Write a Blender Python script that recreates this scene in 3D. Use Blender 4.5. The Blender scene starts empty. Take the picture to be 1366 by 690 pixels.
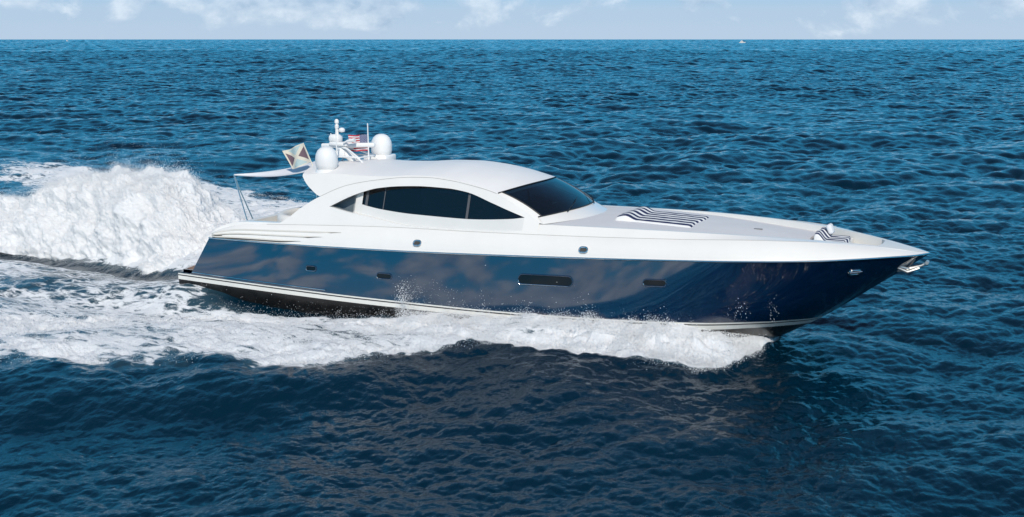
import bpy, math
import numpy as np
from mathutils import Vector, Matrix

C = bpy.context.scene.collection
SC = bpy.context.scene
PI = math.pi
rng = np.random.default_rng(7)

# ------------------------------------------------------------------ camera, sky, sun
CAM = np.array([27.44, -34.05, 8.9]); PSI = math.radians(25.1); PITCH = math.radians(10.70)
cam = bpy.data.cameras.new("camera"); co = bpy.data.objects.new("camera", cam); C.objects.link(co)
cam.sensor_width = 36.0; cam.lens = 36.0 * 1550 / 1366; cam.clip_start = 0.5; cam.clip_end = 60000
co.location = CAM
co.rotation_euler = (PI / 2 - PITCH, 0, PSI)
SC.camera = co

SUN_EL = math.radians(40)
SUN_AZ_CAM = math.radians(4)      # sun behind the camera, turned to the right of it
# direction (horizontal) from the yacht back to the camera
back = np.array([math.sin(PSI), -math.cos(PSI)]); right = np.array([math.cos(PSI), math.sin(PSI)])
sh = back * math.cos(SUN_AZ_CAM) + right * math.sin(SUN_AZ_CAM)
sun_dir = np.array([sh[0] * math.cos(SUN_EL), sh[1] * math.cos(SUN_EL), math.sin(SUN_EL)])
sl = bpy.data.lights.new("sun", 'SUN'); sl.energy = 3.4; sl.angle = math.radians(0.5); sl.color = (1.0, 0.93, 0.83)
so = bpy.data.objects.new("sun", sl); C.objects.link(so)
so.rotation_euler = Vector(-sun_dir).to_track_quat('-Z', 'Y').to_euler()

w = bpy.data.worlds.new("World"); SC.world = w; w.use_nodes = True
nt = w.node_tree; nt.nodes.clear()
def N(t, typ, **kw):
    n = t.nodes.new(typ)
    for k, v in kw.items():
        if k.startswith('i_'):
            key = k[2:]
            key = int(key) if key.isdigit() else key.replace('_', ' ')
            n.inputs[key].default_value = v
        else: setattr(n, k, v)
    return n
def L(t, a, b): t.links.new(a, b)
def ramp(t, pts, interp='LINEAR'):
    n = t.nodes.new('ShaderNodeValToRGB'); e = n.color_ramp; e.interpolation = interp
    while len(e.elements) < len(pts): e.elements.new(0.5)
    for el, (p, c) in zip(e.elements, pts):
        el.position = p; el.color = (c, c, c, 1) if np.isscalar(c) else (*c, 1)
    return n
sky = N(nt, 'ShaderNodeTexSky', sky_type='NISHITA', sun_disc=False, sun_elevation=SUN_EL, air_density=1.0, dust_density=0.6, ozone_density=2.5)
sky.sun_rotation = math.atan2(sun_dir[0], sun_dir[1])
tc = N(nt, 'ShaderNodeTexCoord')
sep = N(nt, 'ShaderNodeSeparateXYZ'); L(nt, tc.outputs['Generated'], sep.inputs[0])
def wm(op, a, b):
    n = N(nt, 'ShaderNodeMath', operation=op)
    for i_, v_ in enumerate((a, b)):
        if isinstance(v_, (int, float)): n.inputs[i_].default_value = v_
        else: L(nt, v_, n.inputs[i_])
    return n.outputs[0]
def wmix(fac, a, b, mode='MIX'):
    n = N(nt, 'ShaderNodeMix', data_type='RGBA', blend_type=mode)
    for k_, v_ in ((0, fac), (6, a), (7, b)):
        if isinstance(v_, (int, float)): n.inputs[k_].default_value = v_
        elif isinstance(v_, tuple): n.inputs[k_].default_value = (*v_, 1)
        else: L(nt, v_, n.inputs[k_])
    return n.outputs[2]
# 1 opposite the sun, 0 on the sunny side
dp = N(nt, 'ShaderNodeVectorMath', operation='DOT_PRODUCT'); dp.inputs[1].default_value = (math.sin(PSI), -math.cos(PSI), 0); L(nt, tc.outputs['Generated'], dp.inputs[0])
az = N(nt, 'ShaderNodeMapRange', interpolation_type='SMOOTHSTEP', i_1=-0.2, i_2=0.4, i_3=1.0, i_4=0.0); L(nt, dp.outputs['Value'], az.inputs[0]); az = az.outputs[0]
low = ramp(nt, [(0.0, 1.0), (0.12, 1.0), (0.45, 0.7), (0.75, 0.0)]); L(nt, sep.outputs[2], low.inputs[0])
blue = ramp(nt, [(0.0, (0.09, 0.48, 0.82)), (0.08, (0.030, 0.49, 0.90)), (0.3, (0.02, 0.42, 0.82)), (0.7, (0.06, 0.25, 0.55))]); L(nt, sep.outputs[2], blue.inputs[0])
deep = wmix(wm('MULTIPLY', low.outputs[0], 0.92), sky.outputs[0], wmix(1.0, blue.outputs[0], (10.0, 10.0, 10.0), 'MULTIPLY'))
hz = ramp(nt, [(0.0, 0.90), (0.025, 0.82), (0.05, 0.36), (0.09, 0.08), (0.14, 0.0)]); L(nt, sep.outputs[2], hz.inputs[0])
hzf = wm('MULTIPLY', hz.outputs[0], wm('ADD', wm('MULTIPLY', az, 0.85), 0.15))
base = wmix(hzf, deep, (5.3, 6.4, 7.8))
# cumulus: a bank low on the sunny side, a few puffs opposite
mp = N(nt, 'ShaderNodeMapping', i_Scale=(1.0, 1.0, 1.5)); L(nt, tc.outputs['Generated'], mp.inputs[0])
n1 = N(nt, 'ShaderNodeTexNoise', i_Scale=17.0, i_Detail=9.0, i_Roughness=0.6, i_Distortion=0.3); L(nt, mp.outputs[0], n1.inputs[0])
n0 = N(nt, 'ShaderNodeTexNoise', i_Scale=5.0, i_Detail=3.0); L(nt, mp.outputs[0], n0.inputs[0])
cov = ramp(nt, [(0.0, 0.55), (0.04, 0.58), (0.075, 0.53), (0.10, 0.46), (0.18, 0.38), (0.32, 0.25)]); L(nt, sep.outputs[2], cov.inputs[0])
lowc = ramp(nt, [(0.0, 0.19), (0.018, 0.07), (0.03, 0.01), (0.05, 0.16), (0.08, 0.40), (0.2, 0.40)]); L(nt, sep.outputs[2], lowc.inputs[0])
cv = wm('SUBTRACT', cov.outputs[0], wm('MULTIPLY', az, lowc.outputs[0]))
tot = wm('ADD', wm('ADD', n1.outputs[0], cv), wm('MULTIPLY', wm('SUBTRACT', n0.outputs[0], 0.5), 0.55))
mr = N(nt, 'ShaderNodeMapRange', interpolation_type='SMOOTHSTEP', i_1=0.96, i_2=1.10); L(nt, tot, mr.inputs[0])
n2 = N(nt, 'ShaderNodeTexNoise', i_Scale=34.0, i_Detail=8.0, i_Roughness=0.6); L(nt, mp.outputs[0], n2.inputs[0])
cs = ramp(nt, [(0.32, (3.0, 4.5, 6.4)), (0.68, (8.8, 9.7, 10.6))]); L(nt, n2.outputs[0], cs.inputs[0])
allc = wmix(wm('MULTIPLY', mr.outputs[0], wm('SUBTRACT', 0.90, wm('MULTIPLY', az, 0.35))), base, cs.outputs[0])
bg = N(nt, 'ShaderNodeBackground', i_Strength=0.1); L(nt, allc, bg.inputs[0])
wo = N(nt, 'ShaderNodeOutputWorld'); L(nt, bg.outputs[0], wo.inputs[0])

SC.cycles.max_bounces = 10; SC.cycles.transparent_max_bounces = 16
vs = SC.view_settings
vs.view_transform = 'Standard'; vs.look = 'None'; vs.exposure = 0.0; vs.gamma = 1.0; vs.use_curve_mapping = False

# ------------------------------------------------------------------ materials
def mat(name, col, rough=0.5, metal=0.0, spec=0.5, coat=0.0, ior=None, **kw):
    m = bpy.data.materials.new(name); m.use_nodes = True
    b = m.node_tree.nodes['Principled BSDF']
    b.inputs['Base Color'].default_value = (*col, 1); b.inputs['Roughness'].default_value = rough
    b.inputs['Metallic'].default_value = metal; b.inputs['Specular IOR Level'].default_value = spec
    b.inputs['Coat Weight'].default_value = coat; b.inputs['Coat Roughness'].default_value = 0.03
    if ior: b.inputs['IOR'].default_value = ior
    return m
def vary(m, scale, amt, rough_amt=0.0, bump=0.0, bscale=None):
    """slight uneven tone, gloss and surface of a real material"""
    t = m.node_tree; b = t.nodes['Principled BSDF']; c = b.inputs['Base Color'].default_value[:3]
    g = N(t, 'ShaderNodeNewGeometry')
    n = N(t, 'ShaderNodeTexNoise', i_Scale=scale, i_Detail=5.0, i_Roughness=0.6); L(t, g.outputs['Position'], n.inputs[0])
    r = ramp(t, [(0.3, tuple(x * (1 - amt) for x in c)), (0.7, tuple(min(1, x * (1 + amt)) for x in c))]); L(t, n.outputs[0], r.inputs[0])
    L(t, r.outputs[0], b.inputs['Base Color'])
    if rough_amt:
        q = N(t, 'ShaderNodeMapRange', i_3=max(0, b.inputs['Roughness'].default_value - rough_amt), i_4=b.inputs['Roughness'].default_value + rough_amt)
        L(t, n.outputs[0], q.inputs[0]); L(t, q.outputs[0], b.inputs['Roughness'])
    if bump:
        n2 = N(t, 'ShaderNodeTexNoise', i_Scale=bscale or scale, i_Detail=4.0); L(t, g.outputs['Position'], n2.inputs[0])
        bp = N(t, 'ShaderNodeBump', i_Strength=1.0, i_Distance=bump); L(t, n2.outputs[0], bp.inputs['Height']); L(t, bp.outputs[0], b.inputs['Normal'])
    return m
M = {}
M['navy'] = vary(mat('navy_gelcoat', (0.0004, 0.0098, 0.035), 0.03, spec=0.5, coat=1.0), 1.3, 0.12, 0.015, bump=0.0012, bscale=1.1)
M['navy'].node_tree.nodes['Principled BSDF'].inputs['Coat IOR'].default_value = 1.85
M['white'] = vary(mat('white_gelcoat', (0.80, 0.775, 0.735), 0.22, spec=0.4, coat=0.25), 0.9, 0.02, 0.05, bump=0.0006, bscale=1.5)
M['roof'] = vary(mat('roof_gelcoat', (0.80, 0.775, 0.75), 0.45, spec=0.3), 0.8, 0.025, 0.05)
M['deck'] = vary(mat('nonskid_deck', (0.66, 0.64, 0.635), 0.7), 1.1, 0.03, bump=0.001, bscale=90)
M['inner'] = vary(mat('inner_gelcoat', (0.70, 0.69, 0.66), 0.4), 1.0, 0.03)
M['stripe'] = vary(mat('boot_stripe_white', (0.78, 0.76, 0.70), 0.25), 1.5, 0.04)
M['dark'] = vary(mat('dark_pinstripe', (0.03, 0.028, 0.026), 0.3), 2, 0.2)
M['anti'] = vary(mat('black_antifouling', (0.014, 0.013, 0.012), 0.28, spec=0.5), 2.0, 0.4, 0.1)
M['chrome'] = mat('polished_steel', (0.78, 0.76, 0.72), 0.12, metal=1.0)
M['brushed'] = mat('brushed_steel', (0.72, 0.70, 0.66), 0.42, metal=0.85)
M['mullion'] = mat('dark_mullion', (0.09, 0.09, 0.095), 0.5)
M['glass'] = mat('dark_glass', (0.004, 0.005, 0.006), 0.03, spec=0.35)
M['rubber'] = mat('black_rubber', (0.012, 0.012, 0.013), 0.5)
M['teak'] = vary(mat('teak', (0.27, 0.15, 0.09), 0.6), 8, 0.3)
M['cloth'] = vary(mat('white_cloth', (0.76, 0.75, 0.76), 0.85), 3, 0.03)
M['vinyl'] = vary(mat('white_vinyl', (0.74, 0.72, 0.68), 0.5), 3, 0.03)
M['plastic'] = vary(mat('white_dome_plastic', (0.80, 0.795, 0.78), 0.35), 3, 0.02)
M['grey'] = mat('grey_plastic', (0.22, 0.22, 0.23), 0.5)
M['louvre'] = mat('louvre_white', (0.72, 0.69, 0.62), 0.4)
M['groove'] = mat('groove_shade', (0.42, 0.40, 0.37), 0.6)
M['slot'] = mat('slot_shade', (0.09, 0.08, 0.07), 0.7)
M['tabletop'] = mat('dark_table_top', (0.05, 0.05, 0.075), 0.3)
M['seat_dark'] = mat('charcoal_leather', (0.05, 0.045, 0.04), 0.6)
M['seat_tan'] = mat('tan_leather', (0.40, 0.36, 0.28), 0.6)

def tinted(name, tint, vis, spec=0.5):
    m = bpy.data.materials.new(name); m.use_nodes = True; t = m.node_tree; t.nodes.clear()
    o = N(t, 'ShaderNodeOutputMaterial'); tr = N(t, 'ShaderNodeBsdfTransparent'); tr.inputs[0].default_value = (*tint, 1)
    p = N(t, 'ShaderNodeBsdfPrincipled'); p.inputs['Base Color'].default_value = (0.004, 0.006, 0.009, 1); p.inputs['Roughness'].default_value = 0.02
    p.inputs['Specular IOR Level'].default_value = spec; p.inputs['Coat Weight'].default_value = 1.0 if spec > 0.9 else 0.3; p.inputs['Coat Roughness'].default_value = 0.01; p.inputs['Coat IOR'].default_value = 1.6
    mx = N(t, 'ShaderNodeMixShader', i_0=vis); L(t, p.outputs[0], mx.inputs[1]); L(t, tr.outputs[0], mx.inputs[2]); L(t, mx.outputs[0], o.inputs[0])
    return m
M['screen'] = tinted('tinted_windscreen', (0.16, 0.30, 0.40), 0.5, 1.0)
M['sideglass'] = tinted('tinted_side_glass', (0.26, 0.29, 0.30), 0.45, 0.8)
M['aftglass'] = tinted('tinted_aft_glass', (0.55, 0.62, 0.68), 0.75)

def stripes_mat():
    m = bpy.data.materials.new('navy_white_stripe'); m.use_nodes = True; t = m.node_tree; b = t.nodes['Principled BSDF']
    u = N(t, 'ShaderNodeUVMap'); s = N(t, 'ShaderNodeSeparateXYZ'); L(t, u.outputs[0], s.inputs[0])
    f = N(t, 'ShaderNodeMath', operation='FRACT'); L(t, s.outputs[0], f.inputs[0])
    g = N(t, 'ShaderNodeMath', operation='GREATER_THAN', i_1=0.46); L(t, f.outputs[0], g.inputs[0])
    mx = N(t, 'ShaderNodeMix', data_type='RGBA'); mx.inputs[6].default_value = (0.78, 0.77, 0.75, 1); mx.inputs[7].default_value = (0.012, 0.018, 0.075, 1)
    L(t, g.outputs[0], mx.inputs[0]); L(t, mx.outputs[2], b.inputs['Base Color']); b.inputs['Roughness'].default_value = 0.9
    return m
M['striped'] = stripes_mat()

def flag_mat():
    m = bpy.data.materials.new('flag_stripes_stars'); m.use_nodes = True; t = m.node_tree; b = t.nodes['Principled BSDF']
    u = N(t, 'ShaderNodeUVMap'); s = N(t, 'ShaderNodeSeparateXYZ'); L(t, u.outputs[0], s.inputs[0])
    def mth(op, a, bb):
        n = N(t, 'ShaderNodeMath', operation=op)
        for i, x in enumerate((a, bb)):
            if isinstance(x, (int, float)): n.inputs[i].default_value = x
            elif x is not None: L(t, x, n.inputs[i])
        return n.outputs[0]
    x, y = s.outputs[0], s.outputs[1]
    row = mth('FLOOR', mth('MULTIPLY', mth('SUBTRACT', 1.0, y), 13.0), None)
    red = mth('LESS_THAN', mth('MODULO', row, 2.0), 0.5)
    cant = mth('MULTIPLY', mth('LESS_THAN', x, 0.4), mth('GREATER_THAN', y, 6 / 13))
    # staggered stars
    sx = mth('MULTIPLY', x, 11 / 0.4 / 1.0); sy = mth('MULTIPLY', mth('SUBTRACT', y, 6 / 13), 9 / (7 / 13))
    cx = mth('FLOOR', sx, None); cy = mth('FLOOR', sy, None)
    fx = mth('SUBTRACT', mth('FRACT', sx, None), 0.5); fy = mth('SUBTRACT', mth('FRACT', sy, None), 0.5)
    par = mth('LESS_THAN', mth('MODULO', mth('ADD', cx, cy), 2.0), 0.5)
    d2 = mth('ADD', mth('MULTIPLY', fx, fx), mth('MULTIPLY', fy, fy))
    star = mth('MULTIPLY', mth('MULTIPLY', par, mth('LESS_THAN', d2, 0.13)), cant)
    def mix(fac, A, B):
        n = N(t, 'ShaderNodeMix', data_type='RGBA'); L(t, fac, n.inputs[0])
        for i, c in ((6, A), (7, B)):
            if isinstance(c, tuple): n.inputs[i].default_value = (*c, 1)
            else: L(t, c, n.inputs[i])
        return n.outputs[2]
    c = mix(red, (0.75, 0.73, 0.72), (0.52, 0.02, 0.04)); c = mix(cant, c, (0.03, 0.04, 0.16)); c = mix(star, c, (0.75, 0.75, 0.75))
    L(t, c, b.inputs['Base Color']); b.inputs['Roughness'].default_value = 0.85
    return m
M['usflag'] = flag_mat()
M['f_white'] = mat('flag_cream', (0.70, 0.64, 0.52), 0.85); M['f_teal'] = mat('flag_teal', (0.36, 0.47, 0.46), 0.85); M['f_plum'] = mat('flag_plum', (0.10, 0.055, 0.07), 0.85)

# ------------------------------------------------------------------ mesh helpers
def mesh_np(name, V, F, material=None, parent=None, smooth=True, uv=None):
    V = np.asarray(V, np.float32).reshape(-1, 3); me = bpy.data.meshes.new(name)
    groups = F if isinstance(F, list) else [F]
    groups = [np.asarray(g, np.int32) for g in groups if len(g)]
    me.vertices.add(len(V)); me.vertices.foreach_set('co', V.ravel())
    nl = sum(g.size for g in groups); npoly = sum(len(g) for g in groups)
    me.loops.add(nl); me.loops.foreach_set('vertex_index', np.concatenate([g.ravel() for g in groups]))
    me.polygons.add(npoly)
    st = np.concatenate([np.full(len(g), g.shape[1], np.int32) for g in groups]); st = np.concatenate([[0], np.cumsum(st)[:-1]]).astype(np.int32)
    me.polygons.foreach_set('loop_start', st)
    me.polygons.foreach_set('use_smooth', np.full(npoly, smooth))
    me.update(calc_edges=True)
    if uv is not None:
        l = me.uv_layers.new(name='UVMap'); idx = np.concatenate([g.ravel() for g in groups])
        l.data.foreach_set('uv', np.asarray(uv, np.float32)[idx].ravel())
    if material is not None: me.materials.append(material)
    o = bpy.data.objects.new(name, me); C.objects.link(o)
    if parent is not None: o.parent = parent
    return o
class MB:
    """collects patches, boxes, tubes and lathes for ONE mesh"""
    def __init__(s): s.V = []; s.Q = []; s.T = []; s.n = 0; s.UV = []
    def add(s, V, Q=(), T=(), uv=None):
        V = np.asarray(V, float).reshape(-1, 3)
        if len(Q): s.Q.append(np.asarray(Q, int) + s.n)
        if len(T): s.T.append(np.asarray(T, int) + s.n)
        s.V.append(V); s.UV.append(np.zeros((len(V), 2)) if uv is None else np.asarray(uv).reshape(-1, 2)); s.n += len(V); return s
    def grid(s, P, closed=False, flip=False, uv=None):
        P = np.asarray(P, float); a, b = P.shape[:2]; i = np.arange(a * b).reshape(a, b)
        if closed: i = np.concatenate([i, i[:, :1]], 1)
        q = np.stack([i[:-1, :-1], i[1:, :-1], i[1:, 1:], i[:-1, 1:]], -1).reshape(-1, 4)
        return s.add(P, q[:, ::-1] if flip else q, uv=uv)
    def mirror_grid(s, P, flip=False):
        s.grid(P, flip=flip); Q = np.array(P, float); Q[..., 1] *= -1; return s.grid(Q, flip=not flip)
    def box(s, c, d, R=None):
        v = np.array([[x, y, z] for x in (-.5, .5) for y in (-.5, .5) for z in (-.5, .5)]) * np.asarray(d)
        if R is not None: v = v @ np.asarray(R).T
        return s.add(v + np.asarray(c), [[0, 1, 3, 2], [4, 6, 7, 5], [0, 4, 5, 1], [2, 3, 7, 6], [0, 2, 6, 4], [1, 5, 7, 3]])
    def tube(s, pts, r, n=10, caps=True):
        pts = np.asarray(pts, float); k = len(pts); r = np.broadcast_to(np.asarray(r, float), (k,))
        T = np.gradient(pts, axis=0); T /= np.linalg.norm(T, axis=1)[:, None] + 1e-12
        up = np.array([0, 0, 1.0]) if abs(T[0][2]) < .9 else np.array([1.0, 0, 0])
        rings = []
        for p, t, rr in zip(pts, T, r):
            a = np.cross(t, up); a /= np.linalg.norm(a) + 1e-12; b = np.cross(t, a); an = np.linspace(0, 2 * PI, n, endpoint=False)
            rings.append(p + rr * (np.cos(an)[:, None] * a + np.sin(an)[:, None] * b))
        s.grid(np.array(rings), closed=True)
        if caps:
            for ring in (rings[0], rings[-1]):
                c = ring.mean(0); V = np.vstack([ring, c]); s.add(V, T=[[i, (i + 1) % n, n] for i in range(n)])
        return s
    def lathe(s, prof, c, n=24):
        prof = np.asarray(prof, float); an = np.linspace(0, 2 * PI, n, endpoint=False)
        P = np.stack([np.stack([r * np.cos(an), r * np.sin(an), np.full(n, z)], -1) for r, z in prof]) + np.asarray(c)
        return s.grid(P, closed=True, flip=True)
    def rbox(s, c, d, r=0.05, n=4, R=None):
        """box with rounded edges (superellipsoid-like, from an inflated sphere)"""
        d = np.asarray(d, float) / 2; m = 6 * n
        th = np.linspace(0, PI, 2 * n + 2); ph = np.linspace(0, 2 * PI, 4 * n + 4, endpoint=False)
        dirs = np.stack([np.outer(np.sin(th), np.cos(ph)), np.outer(np.sin(th), np.sin(ph)), np.outer(np.cos(th), np.ones_like(ph))], -1)
        P = np.sign(np.round(dirs, 6)) * (d - r) + dirs * r
        P = P.reshape(-1, 3)
        if R is not None: P = P @ np.asarray(R).T
        return s.grid((P + np.asarray(c)).reshape(len(th), len(ph), 3), closed=True, flip=True)
    def build(s, name, material, parent=None, smooth=True, angle=35):
        V = np.concatenate(s.V); F = []
        if s.Q: F.append(np.concatenate(s.Q))
        if s.T: F.append(np.concatenate(s.T))
        o = mesh_np(name, V, F, material, parent, smooth, uv=np.concatenate(s.UV) if any(u.any() for u in s.UV) else None)
        if smooth: o.data.set_sharp_from_angle(angle=math.radians(angle))
        return o
def tag(o, label=None, cat=None, group=None, kind=None):
    if label: o['label'] = label
    if cat: o['category'] = cat
    if group: o['group'] = group
    if kind: o['kind'] = kind
    return o
def empty(name, loc=(0, 0, 0)):
    o = bpy.data.objects.new(name, None); C.objects.link(o); o.location = loc; return o
def rotz(a): return np.array([[math.cos(a), -math.sin(a), 0], [math.sin(a), math.cos(a), 0], [0, 0, 1]])
def roty(a): return np.array([[math.cos(a), 0, math.sin(a)], [0, 1, 0], [-math.sin(a), 0, math.cos(a)]])
class PC:
    """smooth (monotone cubic) curve through a table"""
    def __init__(s, *pts):
        a = np.array(pts, float); s.x, s.y = a[:, 0], a[:, 1]
        h = np.diff(s.x); d = np.diff(s.y) / h; m = np.zeros(len(a))
        m[0], m[-1] = d[0], d[-1]
        for i in range(1, len(a) - 1):
            if d[i - 1] * d[i] > 0:
                w1 = 2 * h[i] + h[i - 1]; w2 = h[i] + 2 * h[i - 1]; m[i] = (w1 + w2) / (w1 / d[i - 1] + w2 / d[i])
        s.m = m
    def __call__(s, x):
        x = np.clip(np.asarray(x, float), s.x[0], s.x[-1]); i = np.clip(np.searchsorted(s.x, x) - 1, 0, len(s.x) - 2)
        h = s.x[i + 1] - s.x[i]; t = (x - s.x[i]) / h
        return ((1 + 2 * t) * (1 - t) ** 2 * s.y[i] + t * (1 - t) ** 2 * h * s.m[i] + t * t * (3 - 2 * t) * s.y[i + 1] + t * t * (t - 1) * h * s.m[i + 1])
def smooth(a, b, x):
    t = np.clip((np.asarray(x, float) - a) / (b - a), 0, 1); return t * t * (3 - 2 * t)

# numpy gradient-ish value noise
_perm = rng.permutation(1024); _val = rng.random(1024).astype(np.float32) * 2 - 1
def vnoise(x, y, z):
    xi = np.floor(x).astype(np.int64); yi = np.floor(y).astype(np.int64); zi = np.floor(z).astype(np.int64)
    fx = (x - xi).astype(np.float32); fy = (y - yi).astype(np.float32); fz = (z - zi).astype(np.float32)
    u = fx * fx * fx * (fx * (fx * 6 - 15) + 10); v = fy * fy * fy * (fy * (fy * 6 - 15) + 10); q = fz * fz * fz * (fz * (fz * 6 - 15) + 10)
    def h(a, b, c): return _val[_perm[(_perm[(_perm[a & 1023] + b) & 1023] + c) & 1023]]
    x1 = xi + 1; y1 = yi + 1; z1 = zi + 1
    def lx(b, c): return h(xi, b, c) * (1 - u) + h(x1, b, c) * u
    return (lx(yi, zi) * (1 - v) + lx(y1, zi) * v) * (1 - q) + (lx(yi, z1) * (1 - v) + lx(y1, z1) * v) * q
def fbm(x, y, z, oct=4, gain=0.5, billow=False):
    s = 0; a = 1.0; tot = 0
    for k in range(oct):
        n = vnoise(x * 2 ** k + 17.3 * k, y * 2 ** k + 5.1 * k, z * 2 ** k + 9.7 * k)
        s = s + a * ((np.abs(n) * 2 - 0.75) if billow else n); tot += a; a *= gain
    return s / tot

# ================================================================== SEA
# wake geometry in the yacht's own frame (x forward from the stern, y to port, z up)
Yo = PC((-90, 42), (-45, 30), (-18, 21.0), (-8, 17.3), (2, 13.2), (7, 10.5), (10.5, 8.8), (12.2, 7.0), (14, 5.6), (16, 5.0), (18, 4.9), (19.2, 4.6), (20.0, 2.8), (20.45, 0.3))
Yi = PC((-90, 36), (-45, 23), (-18, 14.5), (-8, 9.3), (-3.5, 7.3), (1, 5.3), (4, 4.3), (6, 3.9), (9, 2.3), (12, 2.0), (20.3, 0.0))
HB = PC((-1, 2.9), (0, 2.95), (6, 3.1), (14, 3.05), (17, 2.8), (19, 2.0), (20.3, 0.4), (20.5, 0.0))
YF = PC((-40, 8.0), (-24, 4.2), (-17, 2.2), (-13.8, 1.5), (-10.3, 1.1), (-6.3, 0.4), (-1.9, -0.8), (-0.2, -1.4), (1, -1.6))   # front foot of the rooster tail

def foam_field(x, y):
    ay = np.abs(y)
    yo = Yo(x); yi = Yi(x)
    wob = 0.55 * vnoise(x * 0.55, y * 0.55, x * 0 + 3.3) + 0.3 * vnoise(x * 1.4, y * 1.4, x * 0 + 8.3)
    wob = wob + 0.16 * vnoise(x * 3.3, y * 3.3, x * 0 + 1.3) + 0.08 * vnoise(x * 7.3, y * 7.3, x * 0 + 2.3)
    wob = wob * (0.45 + 0.65 * smooth(20, 11, x))
    soft = smooth(13, 7, x); inside = smooth(-0.9 * soft, 0.45 + 1.1 * soft, yo - ay + (1 + 0.5 * soft) * wob) * (x < 20.5)
    dens = smooth(-0.9, 0.8, ay - yi + 1.3 * wob)
    inner = 0.60 + 0.10 * vnoise(x * .3, y * .6, x * 0 + 1.7)
    hullgap = smooth(0.0, 9.0, x) * 0.0
    patch = fbm(x * 0.45, y * 0.8, x * 0 + 12.0, 4, 0.6)
    topd = 0.74 + 0.12 * smooth(7, 14, x) + 0.24 * patch
    f = inside * (inner + 0.10 * patch + (topd - inner) * dens)
    f *= 1 - 0.5 * smooth(-12, -45, x) * (1 - dens)
    f *= 1 - 0.95 * smooth(-26, -60, x)
    # dark gap of clear water along the hull aft
    gap = smooth(9.5, 8.0, x) * smooth(1.0, 3.0, x) * smooth(HB(x) + 0.9, HB(x) + 0.3, ay)
    f *= 1 - 0.75 * gap
    # trough before the rooster tail: foam thinned to paint its overhang's shade (starboard only)
    d = YF(x) - y
    tr = np.exp(-((d - 0.35) / 0.45) ** 2) * (x < -0.5) * (y > -3.5)
    f *= 1 - 0.7 * tr
    # boiling white water under and behind the rooster tail
    rt = smooth(-0.3, 0.5, y - YF(x)) * smooth(14, 9, y) * smooth(0.5, -0.6, x) * smooth(-48, -22, x)
    f = np.maximum(f, rt * (0.78 + 0.2 * vnoise(x * .5, y * .5, x * 0)))
    return np.clip(f, 0, 1)
def wake_height(x, y):
    ay = np.abs(y); yo = Yo(x); yi = Yi(x)
    c = 0.35 * yi + 0.65 * yo; wdt = np.maximum(0.45, (yo - yi) * 0.42)
    A = PC((-90, 0.10), (-30, 0.28), (-8, 0.42), (4, 0.46), (12, 0.42), (18, 0.42), (20.2, 0.1), (20.6, 0.0))(x) * (x < 20.6)
    h = A * np.exp(-((ay - c) / wdt) ** 2)
    h = h + PC((-9, 0), (-5, 0.2), (-1.5, 0.60), (0.3, 0.74), (1.5, 0.60), (3.5, 0.28), (6, 0.10), (8.3, 0.10), (10.5, 0.36), (14, 0.40), (18.2, 0.47), (19.6, 0.34), (20.4, 0.0))(x) * smooth(HB(x) + 1.9, HB(x) + 0.1, ay)   # water piled against the hull
    h = h - 0.16 * smooth(9, 4, x) * smooth(-14, -1, x) * np.exp(-((ay - 3.6) / 1.3) ** 2)
    d = YF(x) - y
    h = h - 0.30 * np.exp(-((d - 0.5) / 0.9) ** 2) * smooth(-0.3, -2.5, x) * smooth(-40, -20, x) * (y > -4)
    h = h + 0.5 * smooth(0.0, 2.0, -d) * smooth(13, 8, y) * smooth(0.0, -3, x) * smooth(-45, -18, x)
    # a smooth outward swell rolls off the crest
    e = ay - yo - 1.6
    h = h + 0.16 * np.exp(-(e / 1.5) ** 2) * smooth(20, 10, x) * smooth(-80, -30, x) - 0.10 * np.exp(-((e - 3.2) / 1.8) ** 2) * smooth(20, 10, x)
    return h

# wind-sea as bands of an FFT spectrum
def fft_band(Ltile, lo, hi, mss, seed, wdir, spread, Nn=256):
    r = np.random.default_rng(seed); k1 = np.fft.fftfreq(Nn, Ltile / Nn) * 2 * PI
    kx, ky = np.meshgrid(k1, k1, indexing='ij'); k = np.hypot(kx, ky); k[0, 0] = 1e9
    lam = 2 * PI / k; band = (lam >= lo) & (lam < hi)
    th = np.arctan2(ky, kx) - wdir
    D = np.cos(th) ** 2 * (1 - spread) + spread
    S = np.where(band, k ** -4.0 * D, 0)
    z = (r.normal(size=k.shape) + 1j * r.normal(size=k.shape)) * np.sqrt(S)
    h = np.fft.ifft2(z).real
    g2 = np.mean(np.fft.ifft2(1j * kx * z).real ** 2 + np.fft.ifft2(1j * ky * z).real ** 2)
    a = math.sqrt(mss / g2)
    dx = np.fft.ifft2(1j * kx / k * z).real * a; dy = np.fft.ifft2(1j * ky / k * z).real * a
    return Ltile, Nn, np.stack([h * a, dx, dy], -1).astype(np.float32)
def samp(tile, x, y):
    Lt, n, a = tile; u = (x / Lt % 1) * n; v = (y / Lt % 1) * n
    i = np.floor(u).astype(np.int64); j = np.floor(v).astype(np.int64); fu = (u - i)[:, None].astype(np.float32); fv = (v - j)[:, None].astype(np.float32)
    i %= n; j %= n; i1 = (i + 1) % n; j1 = (j + 1) % n
    return (a[i, j] * (1 - fu) + a[i1, j] * fu) * (1 - fv) + (a[i, j1] * (1 - fu) + a[i1, j1] * fu) * fv
WD = PSI + PI / 2 + 0.35
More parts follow.
